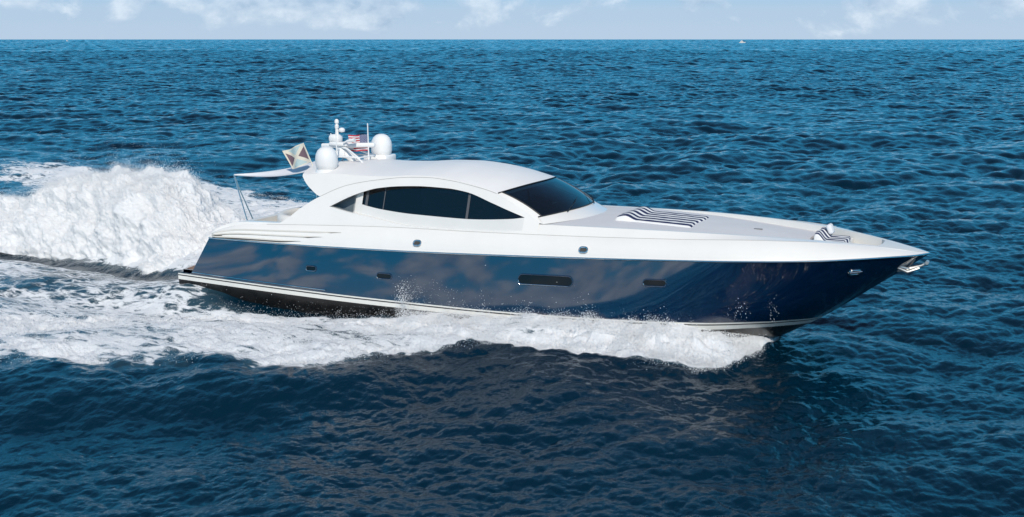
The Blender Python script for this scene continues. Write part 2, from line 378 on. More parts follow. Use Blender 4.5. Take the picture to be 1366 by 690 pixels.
BANDS = [(fft_band(163, 9, 22, 0.0018, 1, WD, 0.25), 9, 0.0018), (fft_band(61, 4, 9, 0.0030, 2, WD, 0.3), 4, 0.0030),
         (fft_band(29.3, 1.8, 4, 0.0050, 3, WD - 0.3, 0.35), 1.8, 0.0050), (fft_band(13.1, 0.8, 1.8, 0.0115, 4, WD + 0.2, 0.4), 0.8, 0.0115),
         (fft_band(5.9, 0.36, 0.8, 0.0200, 5, WD, 0.45), 0.36, 0.020),
         (fft_band(2.71, 0.16, 0.36, 0.0180, 8, WD - 0.2, 0.5), 0.16, 0.018),
         (fft_band(397, 24, 55, 0.0022, 6, WD, 0.3), 40, 0.0022)]
def sea(x, y, dr, rad):
    out = np.zeros((len(x), 3), np.float32)
    Ws = [smooth(1.6, 3.2, lo * 1.4 / dr) if lo < 40 else smooth(2200, 4200, rad) for (t_, lo, m_) in BANDS]
    left = sum(m_ * w_ ** 2 for w_, (t_, lo, m_) in zip(Ws, BANDS))
    gain = np.clip(np.sqrt(0.050 / np.maximum(left, 1e-5)), 0.95, np.where(rad > 1500, 4.0 - 1.2 * smooth(1500, 6000, rad), 4.0))   # far off, the long waves carry the whole slope of the sea
    for wgt, (tile, lo, m_) in zip(Ws, BANDS):
        wgt = wgt * gain
        idx = np.nonzero(wgt > 0.01)[0]
        if len(idx): out[idx] += samp(tile, x[idx], y[idx]) * wgt[idx, None].astype(np.float32)
    # gusts and calmer patches
    g = 1.0 + 0.30 * vnoise(x / 33, y / 33, x * 0 + 2.2)
    return out * g[:, None].astype(np.float32)

r = [0.5]
while r[-1] < 17: r.append(r[-1] + 0.45)
while r[-1] < 60: r.append(r[-1] * 1.0023)
while r[-1] < 90: r.append(r[-1] * 1.0030)
while r[-1] < 320: r.append(r[-1] + 0.28)
r = np.array(r); dr = np.gradient(r)
HALF = math.radians(31); NA = 1250
ang_f = np.linspace(-HALF, HALF, NA); ang_b = np.linspace(HALF, 2 * PI - HALF, 162)[1:-1]
ang = np.concatenate([ang_f, ang_b])                  # 0 = looking direction
va = PI / 2 + PSI - ang                                # world polar angle, clockwise to the right
Xg = CAM[0] + np.outer(r, np.cos(va)); Yg = CAM[1] + np.outer(r, np.sin(va)); DR = np.repeat(dr, len(ang))
X = Xg.ravel(); Y = Yg.ravel()
s3 = sea(X, Y, DR, np.hypot(X - CAM[0], Y - CAM[1]))
near = np.hypot(X - 5, Y) < 140
ni = np.nonzero(near)[0]
F = np.zeros(len(X)); xs, ys_ = X[ni], Y[ni]
f = foam_field(xs, ys_); F[ni] = f
hw = wake_height(xs, ys_)
fine = smooth(0.5, 0.2, DR[ni])
lump = (0.75 * fbm(xs * 1.5, ys_ * 2.0, xs * 0 + 4.0, 6, 0.72) * 1.5 + 0.45 * fbm(xs * .8, ys_ * .8, xs * 0 + 7.0, 2, 0.5, True)) * fine
crest = smooth(0.55, 1.0, f)
chop = (fbm(xs * .5, ys_ * 1.0, xs * 0 + 9.0, 5, 0.5)) * fine
Z = s3[:, 0].astype(float).copy()
Z[ni] = Z[ni] * (1 - 0.55 * f) + hw + crest * lump * (0.34 - 0.03 * smooth(9, 13, xs)) * (1 - 0.6 * smooth(18.4, 20.2, xs)) + f * chop * 0.22
V = np.stack([X - 1.15 * s3[:, 1], Y - 1.15 * s3[:, 2], Z], -1)
nr, na = len(r), len(ang); ii = np.arange(nr * na).reshape(nr, na); ii = np.concatenate([ii, ii[:, :1]], 1)
Q = np.stack([ii[:-1, :-1], ii[:-1, 1:], ii[1:, 1:], ii[1:, :-1]], -1).reshape(-1, 4)
# the open sea beyond, out to the horizon
r2 = np.concatenate([np.arange(316, 900, 0.6), np.arange(900, 3000, 3.0), np.arange(3000, 9000, 5.5), np.arange(9000, 20000, 9.0)]); dr2 = np.gradient(r2)
ang2 = np.concatenate([np.linspace(-HALF, HALF, 640), np.linspace(HALF, 2 * PI - HALF, 72)[1:-1]]); va2 = PI / 2 + PSI - ang2
X2 = (CAM[0] + np.outer(r2, np.cos(va2))).ravel(); Y2 = (CAM[1] + np.outer(r2, np.sin(va2))).ravel()
f3 = sea(X2, Y2, np.repeat(dr2, len(ang2)), np.repeat(r2, len(ang2)))
V2 = np.stack([X2, Y2, f3[:, 0] - 0.15 * np.repeat(smooth(340, 318, r2), len(ang2))], -1)
i2 = np.arange(len(X2)).reshape(len(r2), len(ang2)); i2 = np.concatenate([i2, i2[:, :1]], 1) + len(V)
Q2 = np.stack([i2[:-1, :-1], i2[:-1, 1:], i2[1:, 1:], i2[1:, :-1]], -1).reshape(-1, 4)
V = np.concatenate([V, V2]); F = np.concatenate([F, np.zeros(len(V2))]); Q = np.concatenate([Q, Q2])

def water_mat():
    m = bpy.data.materials.new('sea_water'); m.use_nodes = True; t = m.node_tree; t.nodes.clear()
    o = N(t, 'ShaderNodeOutputMaterial'); g = N(t, 'ShaderNodeNewGeometry')
    p = N(t, 'ShaderNodeBsdfPrincipled', i_Roughness=0.04); p.inputs['IOR'].default_value = 1.33; p.inputs['Specular IOR Level'].default_value = 0.55
    p.inputs['Base Color'].default_value = (0.000, 0.030, 0.070, 1)
    # slow tonal drift of the sea's own colour
    nb = N(t, 'ShaderNodeTexNoise', i_Scale=0.03, i_Detail=4.0); L(t, g.outputs['Position'], nb.inputs[0])
    rb = ramp(t, [(0.35, (0.0002, 0.010, 0.022)), (0.65, (0.0002, 0.016, 0.032))]); L(t, nb.outputs[0], rb.inputs[0])
    at = N(t, 'ShaderNodeAttribute', attribute_name='foam')
    # aerated water is paler and greener
    mxa = N(t, 'ShaderNodeMix', data_type='RGBA'); mxa.inputs[7].default_value = (0.06, 0.12, 0.15, 1)
    fa = N(t, 'ShaderNodeMapRange', i_1=0.15, i_2=0.8, i_3=0.0, i_4=0.7); L(t, at.outputs['Fac'], fa.inputs[0]); L(t, fa.outputs[0], mxa.inputs[0]); L(t, rb.outputs[0], mxa.inputs[6])
    L(t, mxa.outputs[2], p.inputs['Base Color'])
    mpn = N(t, 'ShaderNodeMapping', i_Rotation=(0, 0, -WD), i_Scale=(1.0, 0.6, 1.0)); L(t, g.outputs['Position'], mpn.inputs[0])
    b1 = N(t, 'ShaderNodeTexNoise', i_Scale=7.0, i_Detail=4.0, i_Roughness=0.55); L(t, mpn.outputs[0], b1.inputs[0])
    b2 = N(t, 'ShaderNodeTexNoise', i_Scale=0.55, i_Detail=3.0, i_Roughness=0.5); L(t, mpn.outputs[0], b2.inputs[0])
    bp1 = N(t, 'ShaderNodeBump', i_Strength=1.0, i_Distance=0.034); L(t, b1.outputs[0], bp1.inputs['Height'])
    bp2 = N(t, 'ShaderNodeBump', i_Strength=1.0, i_Distance=0.06); L(t, b2.outputs[0], bp2.inputs['Height']); L(t, bp1.outputs[0], bp2.inputs['Normal'])
    L(t, bp2.outputs[0], p.inputs['Normal'])
    # foam
    fo = N(t, 'ShaderNodeBsdfPrincipled', i_Roughness=0.7); fo.inputs['Specular IOR Level'].default_value = 0.2
    fo.inputs['Base Color'].default_value = (0.80, 0.81, 0.82, 1)
    mpf = N(t, 'ShaderNodeMapping', i_Rotation=(0, 0, 0.1), i_Scale=(0.42, 1.0, 1.0)); L(t, g.outputs['Position'], mpf.inputs[0])
    l1 = N(t, 'ShaderNodeTexNoise', i_Scale=2.6, i_Detail=9.0, i_Roughness=0.74, i_Distortion=0.8); L(t, mpf.outputs[0], l1.inputs[0])
    vo = N(t, 'ShaderNodeTexVoronoi', feature='DISTANCE_TO_EDGE', i_Scale=2.4); 
    dn = N(t, 'ShaderNodeTexNoise', i_Scale=1.6, i_Detail=4.0); L(t, mpf.outputs[0], dn.inputs[0])
    dv = N(t, 'ShaderNodeVectorMath', operation='MULTIPLY_ADD'); dv.inputs[1].default_value = (0.9, 0.9, 0.9); L(t, dn.outputs[1], dv.inputs[0]); L(t, mpf.outputs[0], dv.inputs[2]); L(t, dv.outputs[0], vo.inputs[0])
    ve = N(t, 'ShaderNodeMapRange', i_1=0.0, i_2=0.22, i_3=0.10, i_4=-0.03); L(t, vo.outputs[0], ve.inputs[0])
    sm = N(t, 'ShaderNodeMath', operation='ADD'); L(t, l1.outputs[0], sm.inputs[0]); L(t, ve.outputs[0], sm.inputs[1])
    s2 = N(t, 'ShaderNodeMath', operation='ADD'); L(t, sm.outputs[0], s2.inputs[0]); L(t, at.outputs['Fac'], s2.inputs[1])
    fm = N(t, 'ShaderNodeMapRange', interpolation_type='SMOOTHSTEP', i_1=1.02, i_2=1.20); L(t, s2.outputs[0], fm.inputs[0])
    bf = N(t, 'ShaderNodeTexNoise', i_Scale=12.0, i_Detail=7.0, i_Roughness=0.7); L(t, g.outputs['Position'], bf.inputs[0])
    bpf = N(t, 'ShaderNodeBump', i_Strength=1.0, i_Distance=0.06); L(t, bf.outputs[0], bpf.inputs['Height']); L(t, bpf.outputs[0], fo.inputs['Normal'])
    mx = N(t, 'ShaderNodeMixShader'); L(t, fm.outputs[0], mx.inputs[0]); L(t, p.outputs[0], mx.inputs[1]); L(t, fo.outputs[0], mx.inputs[2]); L(t, mx.outputs[0], o.inputs[0])
    return m
M['water'] = water_mat()
Ff = F[Q].mean(1); isf = Ff > 0.42
def sub(name, q):
    u, inv = np.unique(q, return_inverse=True)
    o = mesh_np(name, V[u], inv.reshape(-1, 4), M['water'])
    a = o.data.attributes.new('foam', 'FLOAT', 'POINT'); a.data.foreach_set('value', F[u].astype(np.float32)); return o
tag(sub('water', Q[~isf]), kind='structure')
tag(sub('wake_foam', Q[isf]), 'white churned foam of the wake spreading across the water beside the yacht', 'wake foam', kind='stuff')

# ------------------------------------------------------------------ spray
def foam_mat(name, trans):
    m = bpy.data.materials.new(name); m.use_nodes = True; t = m.node_tree; t.nodes.clear()
    o = N(t, 'ShaderNodeOutputMaterial'); d = N(t, 'ShaderNodeBsdfDiffuse'); d.inputs[0].default_value = (0.86, 0.865, 0.87, 1)
    tl = N(t, 'ShaderNodeBsdfTranslucent'); tl.inputs[0].default_value = (0.86, 0.865, 0.87, 1)
    mx = N(t, 'ShaderNodeMixShader', i_0=trans); L(t, d.outputs[0], mx.inputs[1]); L(t, tl.outputs[0], mx.inputs[2]); L(t, mx.outputs[0], o.inputs[0])
    return m
M['spray'] = foam_mat('spray', 0.15)
TET = np.array([[1, 1, 1], [1, -1, -1], [-1, 1, -1], [-1, -1, 1]], float) / math.sqrt(3)
def droplets(P, rad):
    n = len(P); q = rng.normal(size=(n, 4)); q /= np.linalg.norm(q, axis=1)[:, None]; a, b, c, d = q.T
    R = np.stack([1 - 2 * (c * c + d * d), 2 * (b * c - a * d), 2 * (b * d + a * c), 2 * (b * c + a * d), 1 - 2 * (b * b + d * d), 2 * (c * d - a * b), 2 * (b * d - a * c), 2 * (c * d + a * b), 1 - 2 * (b * b + c * c)], -1).reshape(n, 3, 3)
    V = np.einsum('nij,kj->nki', R, TET) * np.asarray(rad)[:, None, None] + P[:, None, :]
    Fc = (np.arange(n) * 4)[:, None, None] + np.array([[0, 1, 2], [0, 3, 1], [0, 2, 3], [1, 3, 2]])
    return V.reshape(-1, 3), Fc.reshape(-1, 3)

HR = PC((-40, 0.4), (-24, 1.1), (-18, 1.7), (-15, 2.2), (-11.5, 3.15), (-8.5, 3.6), (-6.4, 3.65), (-5.2, 3.5), (-4.5, 3.0), (-3.8, 2.4), (-2.7, 1.7), (-1.9, 1.5), (-0.8, 0.9), (0.2, 0.3))
def rooster(x, v):
    """v in 0..1 : front foot -> ridge (0.42) -> back"""
    yf = YF(x); yr = yf + 2.9; yb = yr + 6.5
    h = HR(x)
    y = np.where(v < .42, yf + (yr - yf) * (v / .42), yr + (yb - yr) * ((v - .42) / .58))
    u = np.where(v < .42, 1 - v / .42, (v - .42) / .58)
    z = h * np.where(v < .42, np.cos(u * PI / 2) ** 0.9, np.cos(u * PI / 2) ** 1.5) - 0.25
    return np.stack([x, y, z], -1)
nx, nv = 620, 300
xx, vv = np.meshgrid(np.linspace(0.3, -34, nx), np.linspace(0, 1, nv), indexing='ij')
P = rooster(xx, vv)
gx = np.gradient(P, axis=0); gv = np.gradient(P, axis=1); nrm = np.cross(gx, gv); nrm /= np.linalg.norm(nrm, axis=-1)[..., None] + 1e-9
nrm *= np.sign(nrm[..., 2:3] + 1e-6)
p = P.reshape(-1, 3); x_, y_, z_ = p.T
sa, sb_ = -x_ * .80 + z_ * .60, x_ * .60 + z_ * .80
big = fbm(x_ * .55, y_ * .55, z_ * .55, 3, 0.5); bil = 1.35 * fbm(sa * 0.75, y_ * 1.9, sb_ * 2.1, 6, 0.72) + 0.4 * fbm(x_ * 1.0, y_ * 1.0, z_ * 1.0, 3, 0.5, True)
amp = smooth(0, 2.0, HR(x_)) 
P2 = p + nrm.reshape(-1, 3) * (-0.10 * amp[:, None] + ((0.60 * big + 0.34 * bil) * (0.35 + 0.65 * amp))[:, None])
mbs = MB().grid(P2.reshape(nx, nv, 3)); 
st = mbs.build('rooster_tail_spray', M['spray'], angle=180)
Vd = []; Fd = []; off = 0
def put(Pd, rad):
    global off
    v, f_ = droplets(Pd, rad); Vd.append(v); Fd.append(f_ + off); off += len(v)
n = 700000
k = rng.integers(0, len(P2), n * 2); wgt = HR(P2[k, 0]) / 3.7; k = k[rng.random(len(k)) < wgt + 0.2][:n]; n = len(k)
nn = nrm.reshape(-1, 3)[k]; hgt = np.clip(P2[k, 2] / 3.6, 0, 1)
fil = np.clip(0.5 + 2.0 * fbm((-.8 * P2[k, 0] + .6 * P2[k, 2]) * 0.6, P2[k, 1] * 1.5, (.6 * P2[k, 0] + .8 * P2[k, 2]) * 1.7, 5, 0.75), 0.05, 2.6)     # filaments: some places throw drops farther
far_ = rng.random(n) < 0.38
dist = np.where(far_, rng.exponential(0.46, n) * fil * (0.35 + 0.65 * hgt), rng.exponential(0.11, n) * (0.5 + 0.5 * fil)) * (0.35 + 0.65 * HR(P2[k, 0]) / 3.7)
pd = P2[k] + nn * dist[:, None] + rng.normal(size=(n, 3)) * (0.03 + 0.10 * dist[:, None]) + np.array([-0.45, 0, 0.25]) * (dist * hgt)[:, None]
put(pd, np.where(far_, 0.004 + 0.007 * rng.random(n) ** 2, 0.006 + 0.012 * rng.random(n) ** 2))
sp = mesh_np('spray_drops', np.concatenate(Vd), np.concatenate(Fd), M['spray'], st, smooth=False)
tag(st, 'tall white rooster tail of spray thrown up behind the stern', 'spray', kind='stuff')

# bow spray and drops over the side wake
Vd = []; Fd = []; off = 0
# sheet thrown from the hull between x=9 and 20
n = 200000
x = 9 + 11.2 * rng.random(n) ** 0.85; side = np.where(rng.random(n) < 0.75, -1, 1)
t_ = rng.random(n) ** 0.8
hb = HB(x); yo = Yo(x)
hh = 0.62 * smooth(20.4, 18.6, x) * (0.55 + 0.45 * smooth(8, 13, x))
lum = 0.75 + 0.5 * vnoise(x * 1.3, t_ * 2.0, x * 0 + 5)
y = side * (hb + (yo + 0.15 - hb) * t_)
z = hh * lum * (1 - (2 * t_ - 0.75) ** 2 * 0.7) * rng.random(n) ** 0.6 + 0.1
z = z + np.where(rng.random(n) < 0.12, rng.exponential(0.12, n) * (1 + 1.5 * vnoise(x * 2.1, y * 2.1, x * 0)), 0)
put(np.stack([x, y, z], -1) + rng.normal(size=(n, 3)) * 0.06, 0.005 + 0.012 * rng.random(n) ** 2)
# low spray over the side ridges
n = 120000
x = -14 + 26 * rng.random(n); t_ = np.minimum(rng.normal(0.5, 0.25, n), 0.92); side = np.where(rng.random(n) < 0.8, -1, 1)
y = side * (Yi(x) + (Yo(x) - Yi(x)) * t_); z = wake_height(x, y) + rng.exponential(0.11, n)
put(np.stack([x, y, z], -1), 0.004 + 0.010 * rng.random(n) ** 2)
# torn fringe flying off the outer edge of the wash, in clumps
n = 150000
x = -14 + 34.2 * rng.random(n); cl_ = fbm(x * 1.7, x * 0 + 3.1, x * 0, 4, 0.7); keep = rng.random(n) < np.clip(0.35 + 1.5 * cl_, 0.03, 1); x = x[keep]; n = len(x)
side = np.where(rng.random(n) < 0.85, -1, 1); e_ = rng.exponential(0.20, n) * np.clip(0.6 + 1.4 * cl_[keep], 0.15, 2)
wf = smooth(20.4, 19.0, x)
y = side * (Yo(x) - 0.45 + e_ * wf); z = wake_height(x, y) + rng.exponential(0.09, n) * (0.4 + 1.4 * smooth(8, 14, x)) * wf
put(np.stack([x - 0.5 * e_, y, z], -1), 0.004 + 0.013 * rng.random(n) ** 2.5)
# ragged crest of the bow wave against the hull
n = 45000
x = 9.5 + 10.6 * rng.random(n); cl_ = fbm(x * 2.3, x * 0 + 8.1, x * 0, 4, 0.7); side = np.where(rng.random(n) < 0.8, -1, 1)
hgt_ = rng.exponential(0.075, n) * np.clip(0.4 + 2.2 * cl_, 0.05, 2.2) * smooth(20.3, 18.5, x)
y = side * (HB(x) + 0.15 + 0.9 * rng.random(n)); z = wake_height(x, y) + 0.08 + hgt_
put(np.stack([x - 0.4 * hgt_, y, z], -1), 0.004 + 0.013 * rng.random(n) ** 2.5)
# loose drops flung past the bow
def puff(c, s, n, rmin, rmax):
    put(np.asarray(c) + rng.normal(size=(n, 3)) * np.asarray(s), rmin + (rmax - rmin) * rng.random(n) ** 2)
puff((9.3, -3.35, 0.75), (0.13, 0.06, 0.28), 900, .006, .02); puff((9.75, -3.4, 1.05), (0.28, 0.06, 0.22), 220, .005, .014); puff((10.6, -3.4, 1.3), (.4, .06, .2), 60, .005, .012)
puff((13.3, -3.4, 0.75), (0.25, 0.08, 0.10), 90, .006, .016)
puff((19.6, -2.5, 1.45), (0.22, 0.12, 0.22), 80, .006, .02); puff((20.6, -2.2, 1.4), (0.10, 0.1, 0.25), 40, .006, .016); puff((17.2, -3.2, 1.0), (.7, .1, .15), 90, .004, .01)
bs = mesh_np('bow_spray', np.concatenate(Vd), np.concatenate(Fd), M['spray'], None, smooth=False)
tag(bs, 'white spray and flying drops thrown out along the hull from the bow', 'spray', kind='stuff')

# ================================================================== YACHT
yacht = empty('motor_yacht')
tag(yacht, 'navy blue and white motor yacht with dark windows speeding to the right', 'yacht')
XA, XT = 1.3, 24.45
B = PC((1.3, 2.80), (5, 2.95), (10, 3.0), (15, 2.92), (19, 2.72), (20, 2.57), (21.8, 2.05), (22.7, 1.58), (23.5, 1.02), (24.1, 0.52), (24.45, 0.0))
ZR = PC((1.3, 2.17), (5.2, 2.23), (7.5, 2.29), (9.7, 2.36), (12, 2.45), (15, 2.58), (19, 2.765), (20, 2.81), (21.8, 2.885), (22.7, 2.925), (23.6, 2.955), (24.45, 2.97))
BS = PC((0.1, 3.02), (5, 3.18), (10, 3.23), (14, 3.17), (16, 3.10), (17.5, 2.98), (18.6, 2.78), (19.5, 2.40), (20.3, 1.78), (21, 0.98), (21.4, 0.44), (21.62, 0.0))       # half-breadth at the boot stripe
ZS = PC((0.1, 0.89), (4, 0.825), (7.6, 0.787), (11.4, 0.793), (15, 0.86), (17, 0.925), (18.6, 0.985), (19.6, 1.0), (20.6, 0.955), (21.62, 0.88))
STEM = PC((-0.95, 15.0), (-0.6, 18.5), (0.03, 20.17), (0.55, 21.08), (0.88, 21.62), (1.98, 23.12), (2.72, 24.12), (2.97, 24.45))
ns = 160; S = 1 - (1 - np.linspace(0, 1, ns)) ** 1.5; S = 0.5 * S + 0.5 * np.linspace(0, 1, ns)

def hull_row(q):
    """q = 0 at the stripe's top, 1 at the rub rail"""
    zaft = 0.98 + (2.17 - 0.98) * q; xa = 0.62 + (XA - 0.62) * q
    zst = 0.88 + (2.97 - 0.88) * q; xf = float(STEM(zst))
    xr = xa + (xf - xa) * S
    s = S
    zl = ZS(np.minimum(xr, 21.62)) + 0; zu = ZR(xr)
    z = zl + (zu - zl) * q
    z = z + (zst - z[-1]) * s ** 6
    bl = BS(0.62 + (21.62 - 0.62) * s); bu = B(XA + (XT - XA) * s)
    y = bl + (bu - bl) * q
    aftw = smooth(19.5, 15, xr)
    y = y + q * (1 - q) * 4 * (0.006 * aftw - 0.20 * smooth(19.3, 21, xr) * (1 - smooth(22.5, 24.3, xr)) * (1 - s ** 12))
    y[-1] = 0
    return np.stack([xr, -y, z], -1)
rows = np.stack([hull_row(q) for q in np.linspace(0, 1, 15)])
hb_ = MB().mirror_grid(rows, flip=True)
# transom face
tr = rows[:, 0]; trm = tr * [1, -1, 1]
hb_.grid(np.stack([trm + (tr - trm) * t_ for t_ in np.linspace(0, 1, 9)]), flip=False)
hull = hb_.build('hull', M['navy'], yacht, angle=50)

def stripe_rows(z0, z1, out):
    R_ = []
    for dz in (z0, z1):
        zst = 0.88 + dz; xf = float(STEM(zst)); xr = 0.06 + (xf - 0.06) * S
        y = BS(0.1 + 21.52 * S) + out; y[-1] = 0
        R_.append(np.stack([xr, -y, ZS(np.minimum(xr, 21.62)) + dz + (zst - ZS(xr)[-1] - dz) * S ** 6], -1))
    return np.stack(R_)
MB().mirror_grid(stripe_rows(-0.045, 0.0, 0.012), flip=False).build('pinstripe', M['stripe'], yacht)
MB().mirror_grid(stripe_rows(-0.085, -0.045, 0.006), flip=False).build('pinstripe', M['dark'], yacht)
MB().mirror_grid(stripe_rows(-0.215, -0.085, 0.012), flip=False).build('boot_stripe', M['stripe'], yacht)
# underwater body
top = stripe_rows(-0.215, -0.215, 0.0)[0]
botr = [top]
zk = PC((0, -0.75), (10, -0.9), (15, -0.95), (18.5, -0.6), (20.17, 0.03), (21.0, 0.5))
for q in (0.25, 0.5, 0.75, 1.0):
    zst = 0.685 + (-0.95 - 0.685) * q; xf = float(STEM(zst)); xr = 0.06 + (xf - 0.06) * S
    ybr = BS(0.1 + 21.52 * S) * (1 - q) ** 0.8 * 1.0
    ybr = BS(0.1 + 21.52 * S) * PC((0, 1), (0.25, 0.985), (0.5, 0.9), (0.75, 0.5), (1, 0))(q)
    zz = (ZS(np.minimum(xr, 21.0)) - 0.215) * (1 - q) + q * (-0.9); zz = zz + (zst - zz[-1]) * S ** 5; ybr = ybr.copy(); ybr[-1] = 0
    botr.append(np.stack([xr, -ybr, zz], -1))
bt = np.stack(botr)
ub = MB().mirror_grid(bt, flip=False); t0 = bt[:, 0]; t1 = t0 * [1, -1, 1]; ub.grid(np.stack([t1 + (t0 - t1) * t_ for t_ in np.linspace(0, 1, 5)]))
ub.build('hull_bottom', M['anti'], yacht)
# bathing platform with teak top
pl = MB(); yy = np.linspace(-1, 1, 25)
def plat(z, inset=0.0):
    xe = 0.0 + 0.25 * np.abs(yy) ** 4 + inset
    return np.stack([xe, yy * (2.98 - inset), np.full(25, z)], -1), np.stack([np.full(25, 0.85), yy * (2.98 - inset), np.full(25, z)], -1)
a0, a1 = plat(0.90); b0, b1 = plat(1.03)
pl.grid(np.stack([a1, a0, b0, b1])); platform = pl.build('swim_platform', M['navy'], yacht)
c0, c1 = plat(1.036, 0.08); MB().grid(np.stack([c0, c1])).build('teak_planking', M['teak'], platform)
# spray rail low on the aft topsides
xr_ = np.linspace(0.7, 6.3, 40)
for sd in (-1, 1):
    MB().tube(np.stack([xr_, sd * (BS(xr_) + 0.012), ZS(xr_) + 0.09 + 0.0 * xr_], -1), 0.018, 8).build('spray_rail', M['chrome'], yacht)
# rub rail, polished
xr_ = np.concatenate([np.linspace(XA, 22, 90), np.linspace(22.1, XT, 40)])
for sd in (-1, 1):
    MB().tube(np.stack([xr_, sd * (B(xr_) + 0.012), ZR(xr_) + 0.012], -1), 0.026, 10).build('rub_rail', M['chrome'], yacht)

# ---- white upper works
ZG = PC((1.3, 2.30), (1.5, 2.42), (2.0, 2.58), (2.6, 2.70), (4, 2.79), (5, 2.85), (9.2, 3.03), (10.5, 3.05), (15, 3.16), (17.8, 3.26), (20.4, 3.345), (21.4, 3.33), (22.3, 3.26), (23.1, 3.175), (24.0, 3.06), (24.45, 3.0))
YG = PC((1.3, 2.70), (2.2, 2.60), (5, 2.62), (10, 2.64), (15, 2.52), (18, 2.36), (20.4, 1.98), (21.4, 1.62), (22.3, 1.16), (23.1, 0.80), (24.0, 0.32), (24.45, 0.0))
G = PC((13.4, 2.34), (15, 2.28), (17.5, 2.14), (19.5, 1.84), (21.35, 1.40), (22.3, 1.06), (23.1, 0.74), (24.0, 0.30), (24.45, 0.0))
GZ = PC((13.4, 3.40), (15, 3.425), (17.5, 3.445), (19.5, 3.42), (21.35, 3.345), (22.3, 3.275), (23.1, 3.19), (24.0, 3.07), (24.45, 3.005))
AO = PC((1.3, 2.33), (1.5, 2.50), (1.9, 2.66), (2.5, 2.79), (3.3, 2.83), (4.08, 2.86), (4.4, 3.03), (4.86, 3.38), (5.58, 3.80), (6.61, 4.22), (7.67, 4.43), (8.93, 4.58), (9.6, 4.60), (10.33, 4.55), (11.2, 4.42), (12.0, 4.24), (12.8, 3.86), (13.5, 3.44))
LU = PC((6.0, 3.50), (6.77, 3.87), (7.23, 4.04), (7.75, 4.18), (8.67, 4.29), (9.5, 4.325), (10.27, 4.31), (10.93, 4.24), (11.9, 3.95), (12.5, 3.75), (13.0, 3.58))
LL = PC((6.0, 3.50), (6.86, 3.36), (7.7, 3.25), (9.2, 3.085), (10.5, 3.075), (12, 3.12), (13.0, 3.20))
WB = PC((6.9, 3.66), (7.15, 3.60), (7.87, 3.50), (9.04, 3.43), (10.87, 3.41), (12.55, 3.51), (13.0, 3.575))
KS = PC((1.3, 0.33), (12.2, 0.33), (13.4, 0.6), (14, 0.75))
def ys(x, z): return YG(x) - KS(x) * (z - ZG(x)) - 0.03
def side(x, z, inset=0.0): return np.stack([x, -(ys(x, z) - inset), z], -1)
def strip(fa, fb, m=5):
    return np.stack([fa + (fb - fa) * t_ for t_ in np.linspace(0, 1, m)])
sb = MB()
x = np.concatenate([np.linspace(XA, 22, 150), np.linspace(22.1, XT, 60)])
lo = np.stack([x, -B(x), ZR(x) + 0.03], -1); hi = np.stack([x, -YG(x), ZG(x)], -1)
st_ = strip(lo, hi, 9); tt = np.linspace(0, 1, 9)[:, None]
bul = 4 * tt * (1 - tt) * 0.06 * smooth(24.4, 22, x); st_[..., 1] -= bul; st_[..., 2] += bul * 0.5
sb.mirror_grid(st_)
# moulded step above it
sb.mirror_grid(strip(hi, np.stack([x, -np.maximum(YG(x) - 0.03, 0), ZG(x) + 0.004], -1), 2))
topsides = sb.build('topsides', M['white'], yacht, angle=40)
sb = MB()
x = np.linspace(XA, 6.0, 90); sb.mirror_grid(strip(side(x, ZG(x)), side(x, AO(x)), 9))
x = np.linspace(6.0, 13.0, 130); sb.mirror_grid(strip(side(x, ZG(x)), side(x, LL(x)), 4)); sb.mirror_grid(strip(side(x, LU(x)), side(x, AO(x)), 6))
# returns of the opening
ins = PC((6.0, 0.24), (7, 0.22), (10, 0.13), (12, 0.05), (13.0, 0.006))
sb.mirror_grid(strip(side(x, LL(x)), side(x, LL(x), ins(x)), 3)); sb.mirror_grid(strip(side(x, LU(x), ins(x) + 0.06), side(x, LU(x)), 3))
x = np.linspace(13.0, 13.5, 12); sb.mirror_grid(strip(side(x, ZG(x)), side(x, np.maximum(AO(x), 3.43)), 6))
x = np.concatenate([np.linspace(13.44, 22, 90), np.linspace(22.1, XT, 50)])
sb.mirror_grid(strip(np.stack([x, -np.maximum(YG(x) - 0.03, 0), ZG(x) + 0.004], -1), np.stack([x, -G(x), GZ(x)], -1), 5))
# web under the hardtop, behind the arch
ZE = PC((4.75, 4.47), (6.3, 4.555), (7, 4.535), (8, 4.56), (8.9, 4.635), (9.6, 4.65), (10.4, 4.59), (11, 4.50), (12.04, 4.26))
AE = PC((4.75, 4.40), (4.9, 4.22), (5.15, 4.02), (5.6, 3.80), (5.62, 3.81))
x = np.linspace(4.75, 12.04, 120); low = np.where(x < 5.6, AE(x), AO(x))
web = strip(side(x, low), side(x, ZE(x), 0.0), 5); sb.mirror_grid(web)
sb.mirror_grid(strip(side(x, low, 0.16), side(x, low), 2)); 
# inner face of the aft arch leg and coaming
x = np.linspace(XA, 6.9, 60); sb.mirror_grid(strip(side(x, AO(x)), side(x, AO(x), 0.22), 3)); sb.mirror_grid(strip(side(x, AO(x), 0.22), np.stack([x, -(ys(x, AO(x)) - 0.25), np.full(60, 1.95)], -1), 3))
arch = sb.build('cabin_sides', M['white'], yacht, angle=40)
# recessed cabin wall, below the glass
for sd in (-1, 1):
    ib = MB(); x = np.linspace(6.86, 13.02, 100); xp = np.array([6.86, 6.98, 7.12])
    for P in (strip(side(x, LL(x) - 0.05, ins(x)), side(x, WB(x), ins(x)), 4), strip(side(x, WB(x), ins(x)), side(x, WB(x), ins(x) + 0.04), 2), strip(side(xp, LL(xp) - 0.05, ins(xp) - 0.01), side(xp, LU(xp) + 0.08, ins(xp) - 0.01), 5)):
        P = P.copy(); P[..., 1] *= -sd; ib.grid(P, flip=sd > 0)
    ib.build('cabin_wall', M['inner'], yacht)
